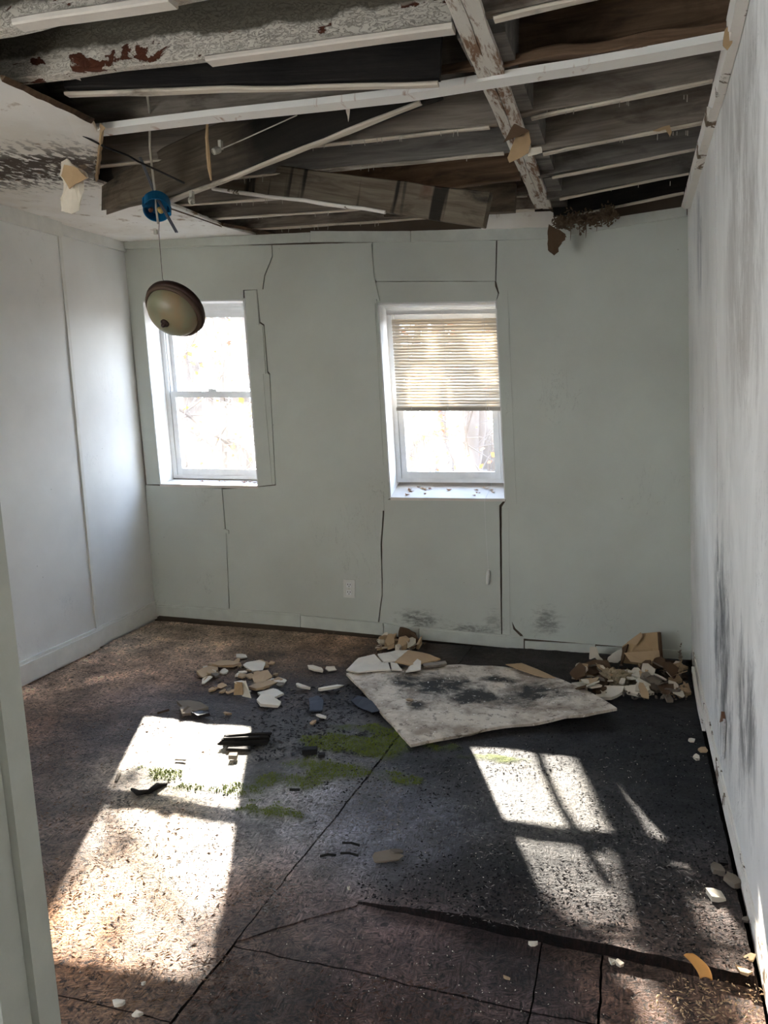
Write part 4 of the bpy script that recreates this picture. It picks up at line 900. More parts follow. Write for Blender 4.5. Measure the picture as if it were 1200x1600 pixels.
flapq('wood_strip', [(662, 1045, .052), (661, 1040, .055), (696, 1036, .052), (698, 1040, .05)], M_wd, 'thin pale wood strip on the far edge of the fallen sheet', 'wood strip', th=.012)
curl('torn_paper', [(589, 1026), (600, 1028), (600, 1036), (596, 1042), (592, 1034)], atZ(592, 1040)[1] - .04, .006, M_paper, 'small brown curl standing on the white drywall pieces', 'paper scrap')
flapq('tar_paper_piece', [(548, 1096, .01), (560, 1088, .012), (590, 1100, .03), (596, 1112, .02), (582, 1116, .012), (566, 1108, .008)], flat('tar_paper', L(40, 42, 50), .6), 'dark grey tar paper sheet poking out left of the fallen sheet', 'tar paper', th=.004)
flapq('tar_paper_piece', [(483, 1092, .012), (496, 1088, .03), (506, 1096, .025), (504, 1112, .012), (484, 1112, .01)], flat('tar_paper2', L(44, 48, 58), .6), 'bluish black tar paper square standing in the wet rubble', 'tar paper', th=.006)

# ------------------------------------------------------------------ debris pieces on the floor
def shard(px, py, wpx, asp, mat, name, label, cat, th=.008, tilt=.15, grp=None, z=.006, n=6, ang=None):
    c = atZ(px, py, z); depth = (c - C0) @ R[:, 2] if False else np.linalg.norm(c - C0); r = wpx / F * depth / 2; asp = asp / max(.25, H / depth) * .75
    a0 = RD.uniform(-.5, .5) if ang is None else ang; ca, sa = math.cos(a0), math.sin(a0)
    tx, ty = RD.uniform(-tilt, tilt), RD.uniform(-tilt, tilt); pts = []
    for i in range(n):
        t = 2 * math.pi * (i + RD.uniform(-.42, .42)) / n; x = math.cos(t) * r * RD.uniform(.7, 1.15); y = math.sin(t) * r * asp * RD.uniform(.7, 1.2)
        X, Y_ = x * ca - y * sa, x * sa + y * ca; pts.append((X, Y_, X * tx + Y_ * ty))
    mz = min(p[2] for p in pts)
    pts = [np.array([c[0] + p[0], c[1] + p[1], z + p[2] - mz]) for p in pts]
    mm = MB(); top = [p + [RD.uniform(-.1, .1) * r, RD.uniform(-.1, .1) * r, th * RD.uniform(.7, 1.2)] for p in pts]; k = n
    mm.add(pts + top, [tuple(range(k))[::-1], tuple(range(k, 2 * k))] + [(i, (i + 1) % k, k + (i + 1) % k, k + i) for i in range(k)])
    o = mm.make(name, mat); tag(o, label, cat, grp); return o
M_tan = flat('tan_gypsum_back', L(176, 150, 118), .85); M_crumb = flat('grey_crumb', L(120, 110, 98), .9); M_blackw = flat('wet_black_wood', L(30, 27, 27), .5)
G1 = 'drywall scraps left of the fallen sheet'
for px, py, wd, asp, mat, lab in (
    (325, 1052, 34, .8, M_tan, 'brown drywall scrap leaning at the left end of the scrap heap'), (332, 1055, 18, .5, M_tan, 'narrow light tan scrap on the leftmost brown scrap'),
    (355, 1041, 36, .55, M_tan, 'thick tan drywall scrap at the back of the scrap heap'), (334, 1042, 16, .6, M_tan, 'small tan scrap left of the thick tan scrap'),
    (397, 1046, 34, .5, M_whitep, 'crumbled white plaster patch in the scrap heap'), (388, 1040, 8, .7, M_whitep, 'tiny white crumb behind the crumbled white patch'),
    (391, 1059, 16, .5, M_tan, 'small oval tan scrap above the folded piece'), (404, 1054, 16, .5, M_tan, 'small tan scrap between the white patch and the broad tan scrap'),
    (409, 1063, 30, .6, M_tan, 'pinkish tan scrap beside the folded piece'), (422, 1064, 14, .6, M_whitep, 'bright white chip in the middle of the scrap heap'),
    (438, 1065, 24, .45, M_whitep, 'white elongated chip at the right of the scrap heap'), (411, 1076, 40, .55, M_tan, 'broad tan scrap in front of the folded piece'),
    (415, 1052, 10, .7, M_tan, 'tiny tan crumb right of the white patch'), (379, 1052, 12, .6, M_dry, 'small pale crumb left of the white patch'),
    (376, 1027, 20, .4, M_dry, 'pale flake at the dark stain edge behind the heap'), (424, 1038, 10, .5, M_tan, 'lone orange tan chip behind the heap'),
    (472, 1076, 30, .25, M_whitep, 'long white strip lying flat between heap and sheet'), (515, 1080, 40, .16, M_whitep, 'thin white splinter left of the fallen sheet'),
    (493, 1048, 28, .3, M_dry, 'pale ragged flake behind the thin white splinter'), (518, 1047, 20, .3, M_dry, 'pale ragged flake nearest the fallen sheet corner'),
    (501, 1122, 18, .5, M_whitep, 'white oval chip near the moss'), (489, 1131, 12, .6, M_tan, 'orange tan chip near the moss'),
    (420, 1100, 46, .38, M_dry, 'pale triangular paper-faced scrap in front of the heap'), (425, 1087, 44, .36, M_whitep, 'white bent drywall scrap in front of the broad tan scrap'), (430, 1104, 8, .6, M_whitep, 'tiny white chip right of the pale triangular scrap'), (355, 1117, 14, .4, M_tan, 'flat brown chip behind the charred block'),
    (640, 1096, 12, .7, M_tan, 'small tan cube on the left edge of the fallen sheet'),):
    shard(px, py, wd, asp, mat, 'drywall_scrap', lab, 'drywall scrap', th=.012 if wd > 25 else .007, tilt=.22, grp=G1, z=.006 if px != 640 else .04)
# folded standing piece
y0 = atZ(380, 1088)[1]
fp = empty('folded_drywall_piece', atZ(377, 1090)); tag(fp, 'tan folded drywall piece standing open like a tent in the scrap heap', 'drywall scrap')
def tri(name, pts, mat, par, th=.006):
    P = [np.array(p) for p in pts]; n_ = np.cross(P[1] - P[0], P[2] - P[0]); n_ /= np.linalg.norm(n_); MB().prism(P, n_ * th).make(name, mat, par)
tri('panel', [atY(365, 1086, y0), atY(367, 1065, y0 + .02), atY(377, 1066, y0 - .03), atY(379, 1086, y0 - .03)], M_paper, fp)
tri('panel', [atY(379, 1088, y0 - .03), atY(381, 1066, y0), atY(384, 1063, y0 + .01), atY(393, 1091, y0 - .06)], M_dry, fp)
tri('panel', [atY(366, 1065, y0 + .02), atY(377, 1063, y0 + .05), atY(383, 1064, y0 + .02), atY(378, 1070, y0 - .02)], M_dry, fp)
# charred block
cbk = empty('charred_wood_block', atZ(382, 1165)); tag(cbk, 'charred splintered wood block at the top edge of the left sunlit patch', 'wood block')
zc = atZ(346, 1168)
for k, (dy, dz, h_, l0, l1) in enumerate(((0, 0, .020, 0, 1), (.020, .004, .024, .02, .98), (.040, 0, .028, .0, .95), (.008, .022, .012, .05, .8), (.030, .026, .012, .1, 1.02))):
    a = atZ(346, 1167, .006); b = atZ(416, 1164, .006); d_ = b - a
    beam('splinter_layer', a + d_ * l0 + [0, dy, dz], a + d_ * l1 + [0, dy, dz], .018, h_, M_char, cbk, rough=.004, tipA=.02, tipB=.01)
o = beam('charred_wood_sliver', atZ(356, 1174, .004), atZ(388, 1175, .004), .03, .012, M_char, None, rough=.004, tipA=.01, tipB=.01); tag(o, 'small charred sliver just in front of the charred block', 'wood block')
o = beam('charred_wood_chip', atZ(357, 1188, .004), atZ(370, 1188, .004), .03, .02, M_wd, None, rough=.005); tag(o, 'short brown wood chip in the left sunlit patch below the charred block', 'wood chip')
o = beam('black_wood_block', atZ(472, 1180, .006), atZ(495, 1180, .006), .04, .022, M_char, None, rough=.003); tag(o, 'small black rectangular block beside the moss', 'wood block')
o = beam('black_wood_chip', atZ(497, 1184, .006), atZ(507, 1184, .006), .03, .012, M_char, None, rough=.003); tag(o, 'tiny black chip right of the black rectangular block', 'wood chip')
o = beam('black_wood_chip', atZ(452, 1237, .006), atZ(468, 1237, .006), .012, .008, M_char, None, rough=.003); tag(o, 'lone black chip below the moss on the grey floor', 'wood chip')
st_ = MB().tube([atZ(206, 1233, .008), atZ(216, 1239, .014), atZ(232, 1237, .012), atZ(245, 1228, .014), atZ(261, 1225, .008)], [.006, .011, .009, .012, .005], 7).make('wood_stick', M_char, None, True); tag(st_, 'bent dark stick lying across the left sunlit patch', 'stick')
o = MB().tube([atZ(181, 1222, .004), atZ(186, 1210, .006), atZ(188, 1204, .004)], [.006, .008, .004], 6).make('wood_sliver', M_wd); tag(o, 'thin sliver upright in view left of the bent dark stick', 'wood chip')
o = beam('wood_sliver', atZ(273, 1189, .004), atZ(290, 1190, .004), .01, .006, M_wd, None); tag(o, 'short brown sliver near the top of the left sunlit patch', 'wood chip')
for k, (px, py, wd, asp) in enumerate(((300, 1108, 46, .35), (290, 1115, 36, .3), (312, 1118, 40, .2))):
    shard(px, py, wd, asp, M_crumb if k < 2 else M_blackw, 'bark_flake', ('grey layered flake behind the left sunlit patch', 'grey flake leaning on the layered one behind the left sunlit patch', 'dark flake in front of the grey layered flakes')[k], 'wood flake', th=.014, tilt=.2, ang=0, grp='layered flakes behind the left sunlit patch')
o = beam('wood_sliver', atZ(247, 1117, .004), atZ(265, 1112, .004), .01, .01, M_wd2, None); tag(o, 'small brown sliver left of the grey layered flakes', 'wood chip')
for px, py, px2, py2, lab in ((532, 1333, 560, 1337, 'thin dark twig lying left of the grey seam flake'), (535, 1317, 562, 1321, 'thin dark twig on the glossy grey floor'), (500, 1338, 525, 1336, 'short dark twig nearest the long floor seam')):
    o = MB().tube([atZ(px, py, .006), atZ((px + px2) / 2, (py + py2) / 2 - 2, .01), atZ(px2, py2, .006)], .004, 6).make('twig', M_char); tag(o, lab, 'twig')
shard(602, 1342, 50, .5, M_crumb, 'lifted_flake', 'grey lifted flake on the wet black floor at the centre', 'wood flake', th=.006, tilt=.12, ang=.2, z=.012)
shard(618, 1334, 26, .4, M_crumb, 'lifted_flake', 'smaller grey flake behind the lifted flake at the centre', 'wood flake', th=.005, tilt=.3, ang=.6, z=.02)
for px, py, wd, asp, mat, lab in ((1116, 1405, 26, .6, M_dry, 'pale block of plaster in front of the right baseboard'), (1143, 1382, 24, .6, M_crumb, 'grey lump close to the right baseboard'), (1121, 1364, 22, .6, M_crumb, 'grey brown lump behind the pale plaster block'), (1099, 1174, 14, .6, M_tan, 'tan chip beside the end of the loose trim'), (1080, 1159, 10, .6, M_dry, 'pale chip beyond the tan chip by the loose trim'), (1088, 1186, 10, .6, M_dry, 'small pale chip in front of the tan chip by the loose trim'), (1130, 1350, 16, .35, M_blackw, 'black flat chip near the right baseboard'), (968, 1509, 14, .8, M_dry, 'pale crumb in front of the raised floor edge'), (956, 1505, 10, .9, M_dry, 'pale crumb left of the larger crumb at the raised floor edge'),
        (834, 1478, 14, .6, M_dry, 'pale crumb lying on the raised floor edge at the centre'), (791, 1530, 10, .3, M_tan, 'thin tan chip on the front sheet'), (185, 1570, 16, .7, M_whitep, 'white chip at the lower left of the floor'), (215, 1588, 16, .5, M_dry, 'grey chip right of the white chip at the lower left'), (224, 1539, 6, .6, M_whitep, 'tiny white chip above the white chip at lower left'), (1170, 1500, 16, .6, M_tan, 'tan crumb where the raised edge meets the right wall'), (1160, 1520, 20, .5, M_tan, 'flat tan crumb at the bottom right corner'), (545, 1270 + 120, 6, .6, M_whitep, 'tiny white crumb near the raised edge start'), (1165, 1440, 12, .6, M_crumb, 'grey crumb under the right baseboard')):
    shard(px, py, wd, asp, mat, 'rubble_chip', lab, 'chip', th=.016 if wd > 20 else .008, tilt=.25, z=.024 if py < 1530 and px > 600 and py > 1300 else .006)
# curled orange bark piece over the raised edge
bk = MB(); n = 8; V = []
for i in range(n + 1):
    t = i / n; px = 1076 + 26 * t + 6 * math.sin(t * 3); py = 1497 + 38 * t; c = atZ(px, py, .062 - .035 * t)
    for j in range(5):
        a = (j / 4 - .5) * 2.0; V.append(c + [math.sin(a) * .018 * (1 - .5 * abs(t - .5)), 0, math.cos(a) * .014])
Fc = [(i * 5 + j, i * 5 + j + 1, i * 5 + 6 + j, i * 5 + 5 + j) for i in range(n) for j in range(4)]
o = build('curled_bark', V, Fc, flat('orange_bark', L(206, 150, 84), .7), None, True); md = o.modifiers.new('s', 'SOLIDIFY'); md.thickness = .006; tag(o, 'curled orange brown bark piece over the raised floor edge at right', 'bark')

# rubble heap at the baseboard in the middle
heap = [(625, 1003, 44, .4), (640, 1000, 30, .6), (612, 1008, 26, .6), (598, 1012, 22, .6), (650, 1008, 20, .6)]
hy = atZ(630, 1004)[1] - .02
curl('rubble_paper', [(624, 992), (626, 979), (640, 982), (650, 988), (655, 1000), (650, 1008), (636, 1010), (628, 1002)], hy, .014, M_paperd, 'brown honeycombed chunk standing against the baseboard at the centre', 'plaster chunk', .012)
for i, (px, py, r_, mat) in enumerate(((602, 995, 9, M_tan), (612, 996, 8, M_tan), (618, 1000, 8, M_tan), (608, 1004, 9, M_tan), (643, 1004, 8, M_whitep), (637, 990, 5, M_whitep), (598, 1003, 6, M_dry), (630, 1006, 7, M_tan), (622, 1010, 6, M_dry), (655, 1005, 5, M_tan))):
    shard(px, py + 8, r_ * 2, .7, mat, 'plaster_chunk', 'small plaster chunk heaped at the baseboard left of the brown honeycombed chunk', 'plaster chunk', th=.03, tilt=.6, grp='plaster chunks heaped at the middle of the baseboard', z=.01)
clump('rubble_crumbs', [(625, 1012, hy - .05, .06, .006), (600, 1020, hy - .12, .09, .004), (575, 1015, hy - .12, .06, .004), (640, 1008, hy - .03, .04, .01), (560, 1032, hy - .28, .05, .004)], M_tan, 'tan crumbs scattered before the middle of the baseboard', 'debris', 260, .009, kind='stuff')
curl('bark_curl', [(582, 1022), (590, 1012), (606, 1008), (608, 1003), (609, 1009), (594, 1018), (588, 1026)], hy - .12, .006, M_paper, 'curved tan peel between the crumbs and the white pieces', 'paper scrap')

# heap of insulation and boards in the right corner
cy = atZ(960, 1060)[1]
yb = 4.42
sb = empty('standing_drywall_piece', atY(985, 1040, yb)); tag(sb, 'brown folded drywall piece standing against the back wall in the right corner', 'drywall scrap')
tri('panel', [atY(975, 1044, yb - .05), atY(972, 1010, yb), atY(1000, 990, yb + .02), atY(1031, 987, yb + .02), atY(1035, 1040, yb - .04), atY(1010, 1042, yb - .06)], M_paper, sb, .010)
tri('panel', [atY(979, 1004, yb - .01), atY(1001, 988, yb - .01), atY(1004, 994, yb - .02), atY(994, 1008, yb - .03)], M_tan, sb, .008)
tri('panel', [atY(975, 1020, yb - .09), atY(1030, 1016, yb - .07), atY(1033, 1041, yb - .10), atY(1016, 1038, yb - .11), atY(985, 1034, yb - .12)], M_tan, sb, .010)
tri('panel', [atY(1029, 988, yb - .0), atY(1033, 988, yb + .01), atY(1037, 1041, yb - .03), atY(1033, 1042, yb - .04)], M_paperd, sb, .010)
tri('panel', [atY(972, 1012, yb - .02), atY(981, 1006, yb - .02), atY(974, 1030, yb - .08), atY(969, 1040, yb - .08)], M_paperd, sb, .010)
curl('paper_sheet', [(922, 1010), (932, 1010), (935, 1022), (946, 1035), (940, 1036), (930, 1026), (921, 1030)], yb - .02, .01, M_dry, 'pale torn sheet leaning on the baseboard left of the standing brown piece', 'paper scrap')
curl('paper_sheet', [(950, 1026), (964, 1016), (972, 1014), (970, 1030), (962, 1038), (948, 1036)], yb - .03, .014, M_whitep, 'white crumpled sheet beside the standing brown piece', 'paper scrap')
M_ins = flat('insulation', L(178, 160, 126), .95)
ic = atZ(962, 1070)[1]
def fluff(name, blobs, mat, label, cat, amp=.5, sub=4):
    bm = bmesh.new()
    for px, py, y, rx_, ry_, rz_ in blobs:
        c = Vector(atY(px, py, y)); q = bmesh.ops.create_icosphere(bm, subdivisions=sub, radius=1.0)
        for v in q['verts']:
            d = v.co.copy(); k = 1 + amp * noise.fractal(d * 2.2 + c * 9, .8, 2.1, 5) + .12 * noise.noise(d * 14 + c * 5); v.co = c + Vector((d.x * rx_, d.y * ry_, d.z * rz_)) * k
            if v.co.z < .004: v.co.z = .004
    me = bpy.data.meshes.new(name); bm.to_mesh(me); bm.free(); me.materials.append(mat)
    V = np.array([v.co[:] for v in me.vertices]); loc = np.array([V[:, 0].mean(), V[:, 1].mean(), V[:, 2].min()])
    for v in me.vertices: v.co -= Vector(loc)
    o = bpy.data.objects.new(name, me); COL.objects.link(o); o.location = loc; o['w'] = tuple(loc); tag(o, label, cat); return o
it = NT('insulation_fibre'); iv = it.obj(); M_ins = it.bsdf(it.mix(it.noise(iv, 30, 6, .7, 1.5), L(120, 100, 74), L(206, 190, 158)), .95, bump=it.noise(iv, 70, 6, .75, 2.0), bs=1.0, bd=.01)
fluff('insulation_wad', [(954, 1056, ic, .045, .05, .035), (968, 1060, ic - .02, .05, .05, .038), (984, 1058, ic + .04, .06, .05, .03), (946, 1068, ic - .02, .035, .04, .022), (962, 1072, ic - .05, .05, .04, .02), (996, 1062, ic + .05, .045, .04, .022)], M_ins, 'fluffy tan insulation wad in the right corner heap', 'insulation', .45)
fluff('rubble_mound', [(940, 1060, 4.25, .10, .12, .03), (1000, 1066, 4.2, .16, .15, .035), (1050, 1062, 4.25, .12, .14, .028), (1030, 1046, 4.4, .12, .07, .05), (920, 1046, 4.4, .10, .07, .035)], flat('dark_rubble', L(66, 54, 44), .95), 'dark crumbled rubble bed under the right corner heap', 'rubble', .6)
def scatter(px0, px1, py0, py1, n, wd, mats, name, label, cat, grp, zf=lambda a, b: .006, seed=0, up=.5):
    rs = random.Random(seed)
    for k in range(n):
        px, py = rs.uniform(px0, px1), rs.uniform(py0, py1); mt = rs.choice(mats); w_ = rs.uniform(*wd)
        lb = label.replace('small', ('tiny ' if w_ < (wd[0] + wd[1]) / 2 else 'small ') + {M_paperd.name: 'dark brown', M_crumb.name: 'grey', M_dry.name: 'pale', M_tan.name: 'tan', M_whitep.name: 'white'}[mt.name])
        lb += ' ' + ('on its left side', 'in its middle', 'on its right side')[min(2, int(3 * (px - px0) / (px1 - px0)))]
        shard(px, py, w_, rs.uniform(.35, .8), mt, name, lb, cat, th=rs.uniform(.004, .011), tilt=up, grp=grp, z=zf(px, py))
scatter(900, 1066, 1040, 1088, 60, (9, 24), [M_paperd, M_crumb, M_dry, M_tan, M_whitep], 'heap_crumb', 'small torn scrap in the right corner heap', 'drywall scrap', 'small scraps of the right corner heap', lambda a, b: max(.01, .05 - abs(b - 1060) * .001), 4)
scatter(590, 656, 1000, 1016, 26, (7, 15), [M_tan, M_crumb, M_dry, M_paperd], 'heap_crumb', 'small plaster crumb at mid baseboard', 'plaster chunk', 'small crumbs heaped at the middle of the baseboard', lambda a, b: .012, 5)
scatter(312, 440, 1034, 1084, 34, (6, 17), [M_tan, M_crumb, M_dry, M_tan], 'scrap_crumb', 'small drywall crumb in the left scrap heap', 'drywall scrap', 'small crumbs of the left scrap heap', lambda a, b: .005, 6, .25)
hl = [((912, 1040, .03), (930, 1034, .06), (950, 1036, .05), (955, 1048, .04), (925, 1058, .02), (910, 1055, .02)), ((928, 1062, .02), (945, 1056, .04), (952, 1070, .03), (935, 1086, .012), (925, 1080, .012)), ((945, 1075, .03), (975, 1076, .04), (972, 1086, .02), (955, 1094, .01), (928, 1092, .01)), ((975, 1076, .04), (1000, 1072, .05), (1022, 1086, .012), (1000, 1090, .01), (980, 1086, .015)), ((1000, 1060, .05), (1020, 1066, .04), (1036, 1082, .012), (1020, 1082, .012)), ((1005, 1058, .06), (1030, 1060, .04), (1036, 1072, .03), (1015, 1070, .035)),
      ((1044, 1062, .02), (1060, 1058, .03), (1066, 1066, .02), (1050, 1072, .01)), ((1050, 1078, .01), (1075, 1072, .03), (1080, 1086, .01), (1062, 1092, .006)), ((895, 1056, .012), (908, 1054, .014), (906, 1062, .01), (893, 1062, .01)), ((905, 1066, .012), (925, 1062, .016), (922, 1068, .01), (908, 1070, .01)), ((1038, 1090, .01), (1048, 1092, .012), (1052, 1098, .008), (1042, 1098, .008)), ((1040, 1043, .03), (1060, 1040, .04), (1075, 1046, .03), (1056, 1052, .02)), ((893, 1070, .01), (912, 1068, .012), (918, 1078, .01), (900, 1078, .01))]
hm = [M_paperd, M_paperd, M_dry, M_dry, M_crumb, M_crumb, M_tan, M_tan, M_dry, M_tan, M_crumb, M_tan, M_dry]
hn = ['dark brown board scrap at the left of the corner heap', 'brown flap in front of the left of the corner heap', 'pale paper-faced scrap in front of the insulation wad', 'long pale scrap right of the paper-faced scrap', 'grey slab leaning at the right of the insulation wad', 'grey slab on top of the leaning grey slab', 'tan scrap between the corner heap and the right wall', 'tan chunk nearest the loose trim end', 'white flake at the far left of the corner heap', 'flat tan flake in front of the dark brown board scrap', 'small grey crumb at the front right of the corner heap', 'tan scrap against the back wall in the right corner', 'white flake beside the tip of the fallen sheet']
for q, mt, lb in zip(hl, hm, hn): flapq('heap_scrap', q, mt, lb, 'drywall scrap', th=.014, grp='scraps of the corner heap')
clump('corner_rubble', [(930, 1048, 4.25, .06, .008), (1000, 1050, 4.3, .08, .012), (1055, 1052, 4.3, .05, .012), (1060, 1075, 4.0, .05, .008), (1000, 1082, 3.9, .10, .006), (1040, 1056, 4.25, .05, .015), (1075, 1030, 4.4, .02, .03)], M_crumb, 'loose grey brown rubble under the corner heap', 'debris', 420, .012, kind='stuff')
clump('corner_flakes', [(1060, 1045, 4.3, .05, .02), (1065, 1080, 3.95, .04, .01), (1020, 1046, 4.35, .05, .02)], M_tan, 'tan flakes of broken board between corner heap and right wall', 'debris', 110, .016, kind='stuff')

# loose trim boards along the right wall
def strip3(name, pts, w, h, mat, label, grp=None):
    V = []
    for p in pts: V += [p, p + [w, 0, 0], p + [w, 0, h], p + [0, 0, h]]
    n = len(pts); Fc = [(i * 4 + k, i * 4 + (k + 1) % 4, i * 4 + 4 + (k + 1) % 4, i * 4 + 4 + k) for i in range(n - 1) for k in range(4)] + [(0, 1, 2, 3), tuple(range(4 * n - 4, 4 * n))[::-1]]
    o = fixn(build(name, V, Fc, mat)); tag(o, label, 'trim board', grp); return o
def bez(a, b, n=10, bow=0):
    a = np.array(a, float); b = np.array(b, float); return [a + (b - a) * i / n + [bow * math.sin(math.pi * i / n), 0, 0] for i in range(n + 1)]
strip3('loose_baseboard', [atZ(1083, 1036, .06) + [0.012, 0, 0]] + [atZ(*q, .03) for q in ((1092, 1085), (1103, 1140), (1118, 1210), (1133, 1280), (1152, 1360), (1170, 1435), (1186, 1500))] + [atZ(1200, 1570, .03)], .018, .055, M_paintw2, 'long warped white baseboard fallen away from the right wall')
strip3('loose_trim', [atZ(1080, 1050, .05), atZ(1084, 1075, .03), atZ(1090, 1110, .02), atZ(1097, 1142, .01)], .014, .03, M_paintw2, 'short loose trim strip lying left of the warped white baseboard')
rwb('base_backing', .4, 4.5, .0, .10, -.004, .02, M_paintw2)

# ------------------------------------------------------------------ fine litter
def litter(name, n, poly, size, mat, label, zz=.006, seed=1, asp=.5, parent=None, dens=None):
    rs = np.random.RandomState(seed); mm = MB(); k = 0
    px = np.array([p[0] for p in poly]); py = np.array([p[1] for p in poly])
    while k < n:
        x = rs.uniform(px.min(), px.max()); y = rs.uniform(py.min(), py.max()); ins_ = False; j = len(poly) - 1
        for i in range(len(poly)):
            if (py[i] > y) != (py[j] > y) and x < (px[j] - px[i]) * (y - py[i]) / (py[j] - py[i]) + px[i]: ins_ = not ins_
            j = i
        if not ins_: continue
        if seed > 20 and rs.rand() * .9 > .45 + 1.6 * float(fbm(atZ(x, y)[None, :2], 4, 40 + seed, 3)[0]): continue
        k += 1; z0 = zz + float(lift(np.array([atZ(x, y)[:2]]))[0]) * (1 if (x > 560 and y > 1180) or x > 600 else 0); c = atZ(x, y, z0)
        s = size * rs.uniform(.4, 1.3); a = rs.uniform(0, 6.28); u = np.array([math.cos(a), math.sin(a), rs.uniform(-.3, .3)]) * s; v = np.array([-math.sin(a), math.cos(a), rs.uniform(-.3, .3)]) * s * asp * rs.uniform(.3, 1)
        t = np.array([0, 0, s * .25 + .001])
        mm.add([c - u, c + v, c + u, c - v, c + t + v * .2], [(0, 1, 4), (1, 2, 4), (2, 3, 4), (3, 0, 4), (3, 2, 1, 0)])
    o = mm.make(name, mat, parent); tag(o, label, 'debris', kind='stuff'); return o
R1 = [(700, 1160), (1090, 1120), (1180, 1520), (560, 1400), (640, 1200)]
litter('white_specks', 420, R1, .0024, M_dry, 'white plaster specks sprinkled over the black right side of the floor', asp=.9)
litter('dark_strands', 1600, [(430, 1080), (620, 1100), (1080, 1110), (1170, 1500), (620, 1420), (480, 1330)], .007, M_blackw, 'loose black wood strands over the rotten floor', seed=3, asp=.25)
litter('dark_crumbs', 700, [(430, 1075), (560, 1070), (610, 1150), (560, 1180), (400, 1190), (380, 1120)], .012, M_blackw, 'black rotten crumbs between the scrap heap and the moss', seed=4, asp=.5)
litter('brown_crumbs', 160, [(360, 1040), (540, 1020), (545, 1100), (400, 1110)], .007, M_crumb, 'grey brown crumbs around the drywall scrap heap', seed=5, asp=.7)
litter('pale_specks', 160, [(60, 1100), (560, 1010), (600, 1590), (80, 1590)], .0022, M_dry, 'pale specks on the left half of the floor', seed=6, asp=.8)
litter('pale_specks', 160, [(560, 1430), (1100, 1560), (1100, 1598), (480, 1598)], .0022, M_dry, 'pale specks on the front floor sheets', seed=7, asp=.8)
litter('tan_flakes', 260, [(1060, 1520), (1190, 1540), (1195, 1598), (980, 1598)], .006, M_tan, 'tan flakes scattered in the bottom right corner', seed=8, asp=.5)
litter('pale_flakes', 130, [(200, 1000), (560, 985), (540, 1025), (330, 1040), (40, 1100), (60, 1070)], .010, flat('tan_strand', L(176, 152, 126), .8), 'pale wood strands flaked on the dry brown floor', seed=9, asp=.35)
M_greyfl = flat('grey_strand', L(128, 122, 118), .6); M_blkcr = flat('black_crumb', L(24, 22, 22), .85)
litter('black_crumbs', 2300, [(430, 1080), (640, 1100), (1080, 1120), (1175, 1510), (640, 1430), (560, 1400), (520, 1300)], .0058, M_blkcr, 'black rotten crumbs covering the right side of the floor', seed=21, asp=.8)
litter('grey_strands', 1500, [(400, 1180), (640, 1190), (620, 1340), (540, 1400), (380, 1460), (360, 1240)], .0085, M_greyfl, 'grey lifted wood strands on the glossy middle of the floor', seed=22, asp=.22, zz=.003)
litter('grey_strands', 700, [(640, 1200), (1000, 1180), (1150, 1480), (700, 1440)], .0075, M_greyfl, 'thin grey strands among the black crumbs at right', seed=23, asp=.2, zz=.004)
litter('dark_specks', 1500, [(60, 1120), (380, 1110), (370, 1460), (310, 1560), (60, 1540)], .0036, M_blkcr, 'dark specks over the left part of the floor', seed=24, asp=.5, zz=.003)
litter('brown_strands', 900, [(60, 1120), (380, 1110), (370, 1460), (310, 1580), (60, 1590)], .0085, flat('brown_strand', L(120, 94, 72), .8), 'brown lifted strands over the left part of the floor', seed=25, asp=.2, zz=.002)
litter('rust_strands', 500, [(330, 1480), (820, 1560), (840, 1598), (280, 1598)], .0085, flat('rust_strand', L(84, 62, 52), .8), 'rusty brown strands on the front sheets', seed=26, asp=.22, zz=.0)
# moss
rs = np.random.RandomState(5); mm = MB(); tot = 0
Pc = np.column_stack([rs.uniform(-1.9, .1, 60000), rs.uniform(2.2, 3.7, 60000)]); ma = moss_amt(Pc); keep = ma > .45 + rs.rand(60000) * .5
for p, a in zip(Pc[keep][:9000], ma[keep][:9000]):
    s = .003 * rs.uniform(.5, 1.2); z = .002 + a * .006
    mm.add([(p[0] - s, p[1] - s, z), (p[0] + s, p[1] - s, z), (p[0], p[1] + s, z), (p[0] + rs.uniform(-s, s), p[1], z + s * rs.uniform(1, 2.2))], [(0, 1, 3), (1, 2, 3), (2, 0, 3)])
o = mm.make('moss', flat('green_moss', L(92, 102, 32), .9)); tag(o, 'green moss growing in patches on the wet floor', 'moss', kind='stuff')

# ------------------------------------------------------------------ outdoors
gmn = NT('leaf_litter_ground'); v = gmn.obj(world=True)
M_ground = gmn.bsdf(gmn.mix(gmn.ramp(gmn.noise(v, 3, 6, .7), (.35, 0), (.7, 1)), L(48, 39, 31), L(80, 66, 50)), .9, bump=gmn.noise(v, 12, 4), bs=.5, bd=.05)
GZ = -1.3
rs = np.random.RandomState(2); nx = 60; X, Y_ = np.meshgrid(np.linspace(-55, 40, nx), np.linspace(4.8, 80, nx)); Pg = np.column_stack([X.ravel(), Y_.ravel()])
Zg = GZ + fbm(Pg, .15, 3) * .5 + np.clip(Pg[:, 1] - 12, 0, 60) * .035
Fg = [(j * nx + i, j * nx + i + 1, (j + 1) * nx + i + 1, (j + 1) * nx + i) for j in range(nx - 1) for i in range(nx - 1)]
gr = build('ground', np.column_stack([Pg, Zg]), Fg, M_ground, None, True); gr['kind'] = 'structure'; gr['label'] = 'leaf covered ground outside the windows'
def gz(x, y): return GZ + float(fbm(np.array([[x, y]]), .15, 3)[0]) * .5 + max(0, min(60, y - 12)) * .035
M_bark = flat('grey_bark', L(104, 92, 80), .9); M_fol = [flat('orange_leaves', L(214, 140, 40), .7), flat('yellow_leaves', L(222, 184, 80), .7), flat('russet_leaves', L(176, 96, 50), .7)]
